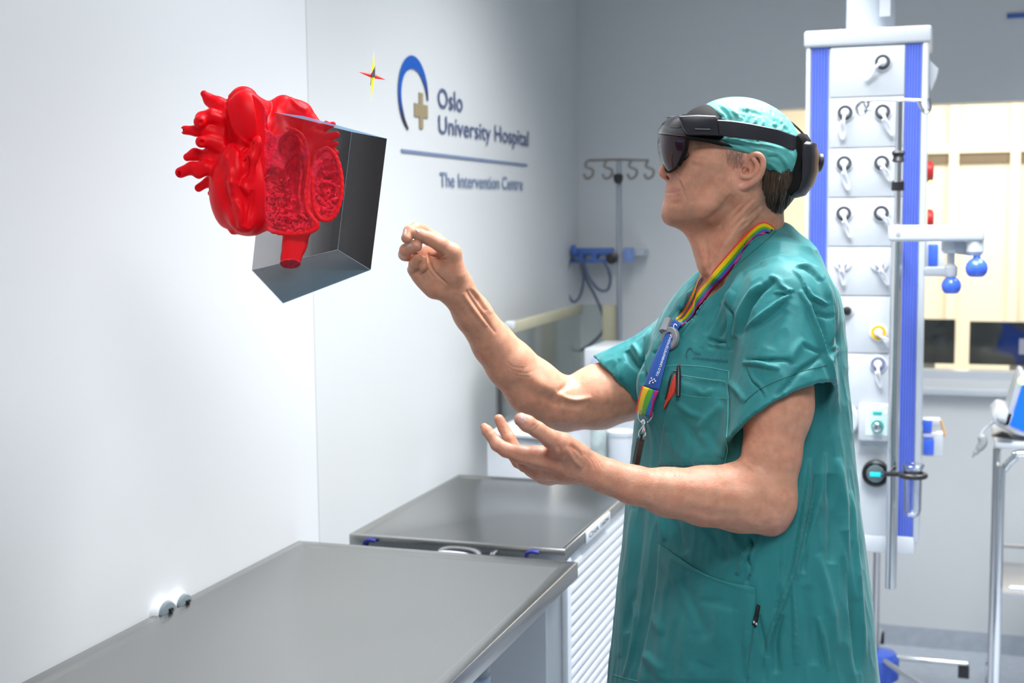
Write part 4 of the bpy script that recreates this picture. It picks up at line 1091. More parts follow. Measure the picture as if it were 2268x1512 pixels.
bv, bq = B.mesh(HSTEP, 18)
strokes = [
    # face: mouth line, folds, jaw
    ([(1474, 427), (1492, 427), (1511, 421)], 2.2, -0.0016, 'c'),
    ([(1500, 392), (1507, 398), (1512, 410), (1516, 420)], 3.0, -0.0022, 'f'),
    ([(1513, 417), (1515, 430), (1521, 444)], 3.0, -0.0010),
    ([(1539, 392), (1537, 412), (1533, 430), (1530, 448)], 2.0, -0.0015, 'c'),
    ([(1484, 452), (1497, 450), (1509, 446)], 6, -0.0022),
    ([(1525, 358), (1540, 366), (1560, 372)], 6, -0.0012), ([(1528, 350), (1545, 352), (1562, 346)], 2.0, -0.0008, 'c'),
    ([(1530, 336), (1548, 340), (1566, 336)], 2.0, -0.0008, 'c'), ([(1535, 328), (1555, 326), (1572, 322)], 2.0, -0.0007, 'c'),
    ([(1550, 368), (1585, 362), (1625, 368)], 12, 0.0012), ([(1550, 400), (1585, 405), (1612, 395)], 20, -0.0010),
    ([(1621, 377), (1619, 392), (1621, 410), (1618, 425)], 2.2, -0.0016, 'f'), ([(1640, 362), (1630, 372), (1625, 385)], 2.0, -0.0014, 'c'),
    ([(1614, 405), (1610, 420), (1600, 436)], 2.0, -0.0010, 'c'), ([(1622, 425), (1612, 440), (1597, 455)], 2.0, -0.0010, 'c'),
    ([(1515, 500), (1560, 492), (1600, 462), (1622, 432)], 9, -0.0030),
    # neck
    ([(1643, 450), (1624, 470), (1605, 492), (1600, 505)], 4.5, -0.0016, 'f'), ([(1672, 440), (1650, 462), (1628, 486), (1612, 512)], 4.5, -0.0018, 'f'),
    ([(1690, 455), (1672, 472), (1650, 490)], 5, -0.0015, 'f'), ([(1652, 480), (1632, 500), (1618, 520)], 4, -0.0012, 'f'),
    ([(1600, 505), (1590, 530), (1575, 560)], 7, 0.0018), ([(1640, 500), (1615, 530), (1590, 570)], 8, 0.0022), ([(1625, 500), (1602, 530), (1585, 560)], 6, -0.0016),
    ([(1540, 520), (1552, 560), (1560, 600)], 5, 0.0022), ([(1560, 520), (1566, 560), (1566, 600)], 5, -0.0022),
    ([(1680, 470), (1660, 490), (1640, 508)], 4, -0.0010, 'f'), ([(1610, 470), (1590, 500), (1575, 530)], 2.4, -0.0012, 'c'),
    # crease round the wing of the nostril
    ([(1496, 376), (1504, 382), (1505, 390), (1500, 394)], 2.0, -0.0016, 'c'),
    # near arm
    ([(1648, 1024), (1660, 1035), (1672, 1048)], 3.0, -0.0045, 'c'), ([(1650, 1015), (1664, 1026), (1680, 1032)], 3, -0.0018, 'c'),
    ([(1655, 1150), (1690, 1166), (1725, 1160)], 10, 0.0012), ([(1690, 1105), (1712, 1120), (1722, 1145)], 9, -0.0022),
    ([(1500, 1120), (1570, 1138), (1640, 1140)], 12, -0.0020), ([(1440, 1060), (1520, 1072), (1600, 1080)], 14, 0.0015),
    ([(1290, 1000), (1310, 1020), (1318, 1040)], 2.2, -0.0012, 'c'), ([(1297, 1000), (1317, 1020), (1327, 1040)], 2.0, -0.0010, 'c'), ([(1304, 1004), (1326, 1022), (1336, 1040)], 2.0, -0.0009, 'c'),
    # near hand
    ([(1172, 949), (1180, 945), (1186, 937)], 1.8, -0.0014, 'c'), ([(1180, 955), (1188, 949), (1193, 941)], 2.2, -0.0018, 'c'), ([(1176, 944), (1184, 940)], 1.6, -0.0010, 'c'),
    ([(1200, 983), (1210, 986), (1216, 991)], 2.4, -0.0030, 'c'), ([(1252, 990), (1262, 1005), (1275, 1022), (1290, 1035)], 5, 0.0030), ([(1236, 985), (1240, 1000), (1236, 1020)], 6, -0.0022),
    ([(1262, 985), (1280, 998), (1290, 1012)], 4, -0.0020), ([(1165, 1040), (1200, 1046), (1250, 1058)], 6, -0.0022), ([(1150, 1018), (1200, 1030), (1250, 1040)], 6, 0.0012),
    ([(1122, 1012), (1150, 1026), (1175, 1050)], 2.0, -0.0022, 'c'), ([(1113, 975), (1121, 978), (1130, 974)], 1.6, -0.0010, 'c'), ([(1108, 947), (1116, 946)], 1.6, -0.0009, 'c'),
    ([(1096, 994), (1103, 998), (1108, 1002)], 2, -0.0009, 'c'), ([(1085, 958), (1091, 953)], 1.5, -0.0008, 'c'),
    # far forearm: tendons, creases, elbow
    ([(1032, 642), (1052, 672), (1080, 712), (1098, 738)], 4.0, -0.0042, 'c'), ([(1040, 640), (1062, 668), (1075, 690)], 4, -0.0030), ([(1024, 648), (1045, 680), (1078, 724)], 4.5, 0.0034),
    ([(1046, 636), (1066, 664), (1088, 695)], 4, 0.0024),
    ([(1125, 812), (1140, 822), (1165, 826), (1180, 820)], 2.2, -0.0012, 'c'), ([(1130, 822), (1146, 832), (1172, 834)], 2.2, -0.0012, 'c'), ([(1122, 800), (1136, 812), (1160, 815)], 2.0, -0.0009, 'c'),
    ([(1140, 842), (1175, 872), (1215, 884), (1245, 900)], 12, -0.0035), ([(1160, 820), (1200, 850), (1240, 866)], 14, 0.0030),
    ([(1262, 842), (1250, 858), (1232, 868)], 7, -0.0030), ([(1237, 868), (1250, 880), (1275, 886), (1310, 880)], 6, 0.0040), ([(1240, 885), (1270, 896), (1300, 894)], 8, -0.0024),
    ([(1215, 915), (1245, 930), (1275, 925)], 10, 0.0024), ([(1290, 905), (1340, 910), (1400, 890)], 18, -0.0030),
    # far hand
    ([(950, 566), (975, 568), (992, 558)], 2.2, -0.0026, 'c'), ([(963, 573), (985, 574), (998, 566)], 2.0, -0.0016, 'c'),
    ([(948, 560), (955, 590), (972, 612), (992, 630)], 2.8, -0.0045, 'c'), ([(944, 590), (953, 604), (962, 616)], 2.0, -0.0016, 'c'),
    ([(941, 575), (940, 590), (930, 608)], 4, 0.0015), ([(925, 534), (940, 540)], 2, -0.0012, 'c'),
]
bv = carve(bv, bq, strokes)
# skin colour: warm base, lips, redness, freckles, greying temple and stubble
rng = np.random.default_rng(4)
px_, py_, dp_ = to_px(bv)
base = np.array([0.575, 0.285, 0.185])
col_ = np.tile(base, (len(bv), 1))
def tint(c, R, rgb, k):
    d = np.linalg.norm(bv - c, axis=1); w = np.clip(1 - d / R, 0, 1) ** 0.7 * k
    global col_
    col_ = col_ * (1 - w[:, None]) + np.array(rgb) * w[:, None]
for c, R, rgb, k in ((H(1473, 384), .022, (.62, .26, .20), .55), (H(1560, 395, .06), .05, (.60, .30, .20), .3), (H(1660, 375, .085), .045, (.64, .29, .21), .5), (H(1640, 410, .075), .016, (.70, .30, .24), .5),
                     (P(1070, 945, 1.9), .022, (.68, .30, .20), .6), (P(1102, 930, 1.93), .025, (.68, .30, .20), .6), (P(1152, 930, 1.83), .022, (.66, .30, .22), .5), (P(1105, 995, 1.87), .03, (.62, .27, .19), .5),
                     (P(1200, 1020, 1.88), .07, (.50, .23, .16), .5), (P(1250, 930, 2.3), .05, (.60, .30, .22), .4), (P(925, 540, 2.19), .05, (.68, .33, .22), .5), (P(945, 575, 2.19), .03, (.70, .32, .18), .5), (P(1720, 1175, 1.93), .04, (.66, .29, .23), .5)):
    tint(c, R, rgb, k)
for (x0, y0, x1, y1) in ((1483, 421, 1506, 419), (1483, 434, 1502, 430)):       # lips
    t = np.clip(((px_ - x0) * (x1 - x0) + (py_ - y0) * (y1 - y0)) / ((x1 - x0) ** 2 + (y1 - y0) ** 2), 0, 1)
    d = np.hypot(px_ - x0 - t * (x1 - x0), py_ - y0 - t * (y1 - y0))
    w = np.clip(1 - np.maximum(d - 3.0, 0) / 3.0, 0, 1) * (np.linalg.norm(bv - H(1490, 427), axis=1) < 0.04) * 0.6
    col_ = col_ * (1 - w[:, None]) + np.array([.50, .20, .17]) * w[:, None]
hc_ = (bv - OH) @ HB.T                                                   # head coordinates
inhead = (np.linalg.norm(bv - OH, axis=1) < 0.17)
sj = np.clip((450 + (px_ - 1500) * 0.02 - py_) / -14, 0, 1) * np.clip((1625 - px_) / 30, 0, 1) * inhead * np.clip((520 - py_) / 25, 0, 1)
nse = rng.random(len(bv))
w = sj * (0.26 + 0.16 * nse)
col_ = col_ * (1 - w[:, None]) + np.array([.22, .15, .11]) * w[:, None]
tm = np.clip(1 - np.hypot((px_ - 1628) / 26, (py_ - 345) / 30), 0, 1) * inhead
w = np.clip(tm * (0.5 + 0.6 * nse), 0, 0.5)
col_ = col_ * (1 - w[:, None]) + np.array([.13, .10, .085]) * w[:, None]
nk = np.clip(1 - np.hypot((px_ - 1700) / 24, (py_ - 425) / 55), 0, 1) * inhead
w = np.clip(nk * (0.8 + 0.8 * nse), 0, 0.8)
col_ = col_ * (1 - w[:, None]) + np.array([.16, .11, .09]) * w[:, None]
# freckles on the back of the near hand and forearm, thinning towards the wrist
for _ in range(170):
    fx, fy = rng.uniform(1150, 1330), rng.uniform(990, 1075)
    if rng.random() < 0.45: fx, fy = rng.uniform(1300, 1740), rng.uniform(930, 1160)
    r_ = rng.uniform(1.2, 3.2); k_ = rng.uniform(0.15, 0.45)
    m_ = (np.abs(px_ - fx) < 6) & (np.abs(py_ - fy) < 6) & (dp_ < 2.0)
    w = np.clip(1 - np.hypot(px_[m_] - fx, py_[m_] - fy) / r_, 0, 1) * k_
    col_[m_] = col_[m_] * (1 - w[:, None]) + np.array([.20, .085, .05]) * w[:, None]
def vnoise(p, s, seed):
    g = np.random.default_rng(seed).random(4096); q = p * s; i = np.floor(q).astype(int); f_ = q - i; f_ = f_ * f_ * (3 - 2 * f_); r_ = 0
    for a in (0, 1):
        for b in (0, 1):
            for c in (0, 1):
                hsh = ((i[:, 0] + a) * 73856093 ^ (i[:, 1] + b) * 19349663 ^ (i[:, 2] + c) * 83492791) & 4095
                r_ = r_ + g[hsh] * np.where(a, f_[:, 0], 1 - f_[:, 0]) * np.where(b, f_[:, 1], 1 - f_[:, 1]) * np.where(c, f_[:, 2], 1 - f_[:, 2])
    return r_
m1_ = vnoise(bv, 38, 1) * .6 + vnoise(bv, 95, 2) * .4; m2_ = vnoise(bv, 60, 3) * .5 + vnoise(bv, 160, 4) * .5
w = np.clip((m1_ - 0.45) * 1.6, 0, 0.5); col_ = col_ * (1 - w[:, None]) + col_ * np.array([1.08, .84, .80]) * w[:, None]
w = np.clip((m2_ - 0.50) * 2.0, 0, 0.5); col_ = col_ * (1 - w[:, None]) + col_ * np.array([.90, .80, .74]) * w[:, None]
body = quad_obj('body', bv, bq, SKIN, person, col_)
bvh_body = BVHTree.FromPolygons(bv.tolist(), bq.tolist())
NAIL = mat('fingernail', (0.62, 0.36, 0.32), 0.25, coat=0.3)
def hit(bvh, px, py, off=0.0, lim=None):
    o = Vector((0, 0, EYE)); d = Vector(ray(px, py)).normalized()
    l, n, i, t = bvh.ray_cast(o, d)
    if l is None: return None
    n = np.array(n); n = n if n @ np.array(d) < 0 else -n
    return np.array(l) + n * off, n
def patch(bvh, poly_fn, nu, nv, name, m, parent, off, thick, edge_round=True, uvcol=None, **kw):
    """a patch following a surface: poly_fn(u,v) -> (px,py)"""
    v = []; last = None
    for j in range(nv + 1):
        for i in range(nu + 1):
            u, w = i / nu, j / nv
            e = 1.0
            if edge_round: e = min(1.0, 8 * min(u, 1 - u, w, 1 - w) + 0.25)
            x, y = poly_fn(u, w)
            h = hit(bvh, x, y, off * e)
            if h is None: h = ((last if last is not None else P(x, y, 2.14)) + 0.0, None)
            v.append(h[0]); last = h[0]
    f = [(j * (nu + 1) + i, (j + 1) * (nu + 1) + i, (j + 1) * (nu + 1) + i + 1, j * (nu + 1) + i + 1) for j in range(nv) for i in range(nu)]
    o = mesh_obj(name, v, f, m, parent, True, **kw)
    if thick:
        md = o.modifiers.new('thickness', 'SOLIDIFY'); md.thickness = thick; md.offset = 0
    return o
def quadpoly(a, b, c, d):
    """corners: top-left, top-right, bottom-right, bottom-left"""
    a, b, c, d = map(vec, (a, b, c, d))
    return lambda u, v: (a * (1 - u) + b * u) * (1 - v) + (d * (1 - u) + c * u) * v
def nail(c, a, b, ang, name, m):
    ca, sa_ = math.cos(math.radians(ang)), math.sin(math.radians(ang)); v = []; f = []; n_ = 24
    for ring in range(5):
        k = ring / 4
        for i in range(n_):
            t = 2 * math.pi * i / n_; e = 3.2; q = (abs(math.cos(t)) ** e + abs(math.sin(t)) ** e) ** (-1 / e)
            x, y = a * k * q * math.cos(t), b * k * q * math.sin(t)
            h = hit(bvh_body, c[0] + x * ca - y * sa_, c[1] + x * sa_ + y * ca, 0.00085 - 0.0008 * k ** 4)
            v.append(h[0] if h is not None else (v[-1] if v else P(c[0], c[1], 2)))
    for ring in range(4):
        for i in range(n_): f.append((ring * n_ + i, ring * n_ + (i + 1) % n_, (ring + 1) * n_ + (i + 1) % n_, (ring + 1) * n_ + i))
    return mesh_obj(name, v, f, m, body, True)
nail((1156, 927), 8.5, 10.5, -25, 'thumbnail', NAIL)
nail((897, 514), 3.0, 8.0, 12, 'fingernail', mat('pale_fingernail', (0.62, 0.42, 0.38), 0.25))
nail((907, 543), 5.0, 4.6, -15, 'fingernail', bpy.data.materials['pale_fingernail'])
nail((924, 511), 5.5, 3.2, 38, 'thumbnail', NAIL)
# eyes behind the visor
for s_ in (1, -1):
    c = H(1528, 338, 0.030 * s_)
    mb = MB(); mb.lathe(c - FH * 0.011, FH, [(0.012 * (1 - math.cos(t_)), 0.012 * math.sin(t_)) for t_ in np.linspace(0, math.pi, 14)], 20)
    ey = mb.obj('eye', mat('eye_white', (0.75, 0.72, 0.70), 0.15), person)
    MB().lathe(c + FH * 0.0095, FH, [(0, 0.0055), (0.0018, 0.0045), (0.0026, 0.0015)], 20).obj('iris', mat('iris_grey_blue', (0.05, 0.09, 0.12), 0.1), ey)
# ear stud
c = H(1684, 387, 0.083)
MB().lathe(c, SH, [(-0.002, 0.001), (0, 0.0022), (0.002, 0.0016)], 12).obj('ear_stud', CHROME, person)

# --- hair below the cap
HAIR = mat('dark_brown_hair', (0.045, 0.028, 0.018), 0.45, noise=0.35, nscale=60, bump=0.3, bscale=200, stretch=(6, 6, 1))
G = Field()
G.ell(H(1700, 385, 0.0), (0.050, 0.060, 0.066), HB, 0.01)
G.cone(H(1722, 405, 0.02), H(1716, 466, 0.015), 0.038, 0.012, 0.02)
G.cone(H(1722, 405, -0.02), H(1716, 462, -0.02), 0.038, 0.012, 0.02)
G.cone(H(1708, 420, 0.045), H(1706, 472, 0.030), 0.018, 0.006, 0.015)
G.plane(H(1688, 380, 0.06), nrm(FH * 1.0 + SH * 0.0 - UH * 0.15), 'i')
gv, gq = G.mesh(0.0022, 16)
rngh = random.Random(3)
st_ = []
for i in range(60):
    x = 1688 + rngh.random() * 60; y = 345 + rngh.random() * 70
    st_.append(([(x, y), (x + 2 - rngh.random() * 6, y + 30), (x - 4 - rngh.random() * 10, y + 62)], 2.0, rngh.choice((-1, 1)) * 0.0016))
gv = carve(gv, gq, st_)
hair = quad_obj('hair', gv, gq, HAIR, person)
bvh_hair = BVHTree.FromPolygons(gv.tolist(), gq.tolist())
HAIR2 = mat('hair_strand', (0.075, 0.048, 0.032), 0.4, noise=0.3, nscale=50)
mb = MB()
for i in range(150):
    x = 1692 + rngh.random() * 58; y = 352 + rngh.random() * 75 + (x - 1692) * 0.3
    L = 30 + rngh.random() * 34; pts = []
    for t in range(6):
        h = hit(bvh_hair, x - t * t * 0.25 * rngh.random() - t * (0.4 + 0.05 * (x - 1692) * 0.4), y + L * t / 5, 0.0009)
        if h is None: break
        pts.append(h[0])
    if len(pts) >= 3: mb.tube(pts, list(np.linspace(0.0009, 0.0002, len(pts))), 4, caps=False)
for i in range(26):                                                    # wisps at the nape and loose tips
    x = 1704 + rngh.random() * 34; y = 452 + (1738 - x) * 0.5
    a = H(x, y - 14, 0.02 + rngh.random() * 0.02); b = H(x - 3 - rngh.random() * 5, y + 12 + rngh.random() * 6, 0.02)
    mb.tube([a, (a + b) / 2 + HX * 0.001, b], [0.0010, 0.0008, 0.0002], 4, caps=False)
mb.obj('hair_strands', HAIR2, hair, kind='stuff')
# short hair at the temple and forearm hair catching the light
mb = MB()
for i in range(230):
    x = 1607 + rngh.random() * 42; y = 326 + rngh.random() * 46
    if math.hypot((x - 1630) / 24, (y - 345) / 26) > 1: continue
    h = hit(bvh_body, x, y, 0.0003); h2 = hit(bvh_body, x - 2 + rngh.random() * 3, y + 6 + rngh.random() * 4, 0.0012)
    if h and h2: mb.tube([h[0], h2[0]], [0.00016, 0.00006], 3, caps=False)
mb.obj('temple_hair', mat('greying_hair', (0.22, 0.18, 0.15), 0.5), hair, kind='stuff')
mb = MB()
for i in range(420):
    if i < 360: x = 1330 + rngh.random() * 330; y = 1030 + abs(rngh.gauss(0, 1)) * 30 + max(0, (1420 - x)) * 0.0
    else: x = 1230 + rngh.random() * 100; y = 1005 + rngh.random() * 60
    h = hit(bvh_body, x, y, 0.0)
    if h is None or h[1] @ (-nrm(ray(x, y))) < 0.05 or np.linalg.norm(h[0] - P(x, y, 1.91)) > 0.08: continue
    d = nrm(np.array(-RC[:, 0]) * (0.5 + rngh.random() * 0.5) + RC[:, 1] * (rngh.random() * 0.7 + (0.3 if y < 1050 else -0.2)))
    L = 0.003 + rngh.random() * 0.0045
    mb.tube([h[0], h[0] + h[1] * 0.0015 + d * L * 0.5, h[0] + h[1] * 0.0022 + d * L], [0.00008, 0.00007, 0.00003], 3, caps=False)
mb.obj('forearm_hair', mat('blond_arm_hair', (0.60, 0.38, 0.22), 0.4), body, kind='stuff')

# --- scrub top
CLOTH = mat('green_scrub_cotton', (0.019, 0.182, 0.190), 0.58, noise=0.10, nscale=9, bump=0.30, bscale=45, sheen=0.10, spec=0.3, stretch=(1, 1, 1.4))
# rows down the trunk: y in px, left and right outline, distance
rows = [(560, 1600, 1790, 2.16), (600, 1566, 1808, 2.16), (650, 1528, 1832, 2.16), (700, 1490, 1846, 2.155), (760, 1456, 1853, 2.15), (820, 1436, 1855, 2.15), (880, 1424, 1860, 2.15), (950, 1410, 1864, 2.15),
        (1000, 1404, 1868, 2.15), (1080, 1396, 1874, 2.15), (1150, 1390, 1883, 2.15), (1250, 1382, 1895, 2.15), (1350, 1369, 1904, 2.15), (1430, 1361, 1911, 2.15), (1512, 1353, 1918, 2.15), (1620, 1345, 1925, 2.15), (1720, 1342, 1930, 2.15)]
_c = []
for y, x0, x1, d in rows:
    c = P((x0 + x1) / 2, y, d); w = (x1 - x0) / 2 / FPX * d
    _c.append((c[2], c[0], c[1], w))
_c = np.array(sorted(_c))
fx, fy, fz = vframe(1640, 900)
phi = math.radians(52)
SD = nrm(np.array([fx[0], fx[1], 0]) * math.cos(phi) + np.array([fz[0], fz[1], 0]) * math.sin(phi))   # towards his left shoulder
CD = nrm(np.array([SD[1], -SD[0], 0])); CD = CD if CD @ (-fx) > 0 else -CD                              # the way the chest points
RAT = 0.68
KW = math.sqrt(math.cos(phi) ** 2 + (RAT * math.sin(phi)) ** 2)
def trunk(inset=0.0, ztop=None, zbot=None):
    zt_, zb__ = _c[-1, 0] - 0.0, _c[0, 0]
    def f(p):
        z = p[:, 2]
        x = np.interp(z, _c[:, 0], _c[:, 1]); y = np.interp(z, _c[:, 0], _c[:, 2]); w = np.interp(z, _c[:, 0], _c[:, 3])
        A = w / KW - inset; Bq = A * RAT
        dx = p[:, 0] - x; dy = p[:, 1] - y
        s_ = dx * SD[0] + dy * SD[1]; n_ = dx * CD[0] + dy * CD[1]
        q = (np.abs(s_ / A) ** 2.3 + np.abs(n_ / Bq) ** 2.3) ** (1 / 2.3)
        d = (q - 1) * Bq * (0.75 + 0.25 * np.abs(s_ / A) / (q + 1e-6))
        dz = np.maximum(z - zt_, zb__ - z)
        return np.maximum(d, dz)
    return f
T = Field()
zc_ = (_c[0, 0] + _c[-1, 0]) / 2
T._add(trunk(), (_c[:, 1].mean(), _c[:, 2].mean(), zc_), 0.62, 0.02, 'u')
# yoke and shoulders
T.cone(P(1690, 558, 2.14), P(1748, 668, 2.03), 0.045, 0.066, 0.05)
T.cone(P(1700, 570, 2.17), P(1763, 690, 2.12), 0.042, 0.056, 0.04)
T.cone(P(1720, 600, 2.19), P(1763, 760, 2.17), 0.050, 0.064, 0.05)
T.cone(P(1640, 640, 2.13), P(1700, 700, 2.04), 0.035, 0.06, 0.05)
T.cone(P(1575, 690, 2.22), P(1488, 795, 2.35), 0.056, 0.064, 0.04)
T.cone(P(1706, 545, 2.16), P(1740, 600, 2.16), 0.036, 0.05, 0.03)
T.cone(P(1545, 700, 2.12), P(1500, 850, 2.12), 0.035, 0.06, 0.06)
# near sleeve: an open tube
sa, sb = P(1742, 676, 2.00), P(1738, 905, 1.965)
pa_, pb2, pc_ = P(1650, 945, 1.93), P(1850, 856, 1.95), P(1815, 938, 2.055)
n1 = nrm(np.cross(pb2 - pa_, pc_ - pa_)); n1 = n1 if n1[2] < 0 else -n1
sd_ = nrm(sb - sa)
SN = Field()
SN.cone(sa, sb + sd_ * 0.10, 0.066, 0.089, 0.01)
SN.plane(pa_, n1, 'i', 0.001, sb, 0.3)
SN.cone(sb - sd_ * 0.03, sb + sd_ * 0.12, 0.070, 0.085, 0.004, 's')
T._add(SN.ev, (sa + sb) / 2, 0.22, 0.022, 'u')
# far sleeve
fa, fb = P(1478, 795, 2.35), P(1375, 850, 2.38)
fd = nrm(fb - fa)
qa, qb = P(1330, 803, 2.38), P(1418, 896, 2.38)
n2 = nrm(np.cross(qb - qa, ray(1375, 850))); n2 = n2 if n2 @ fd > 0 else -n2
SF = Field()
SF.cone(fa, fb + fd * 0.08, 0.064, 0.070, 0.01)
SF.plane(qa, n2, 'i', 0.001, fb, 0.3)
SF.cone(fb - fd * 0.02, fb + fd * 0.1, 0.0605, 0.0655, 0.004, 's')
T._add(SF.ev, (fa + fb) / 2, 0.2, 0.02, 'u')
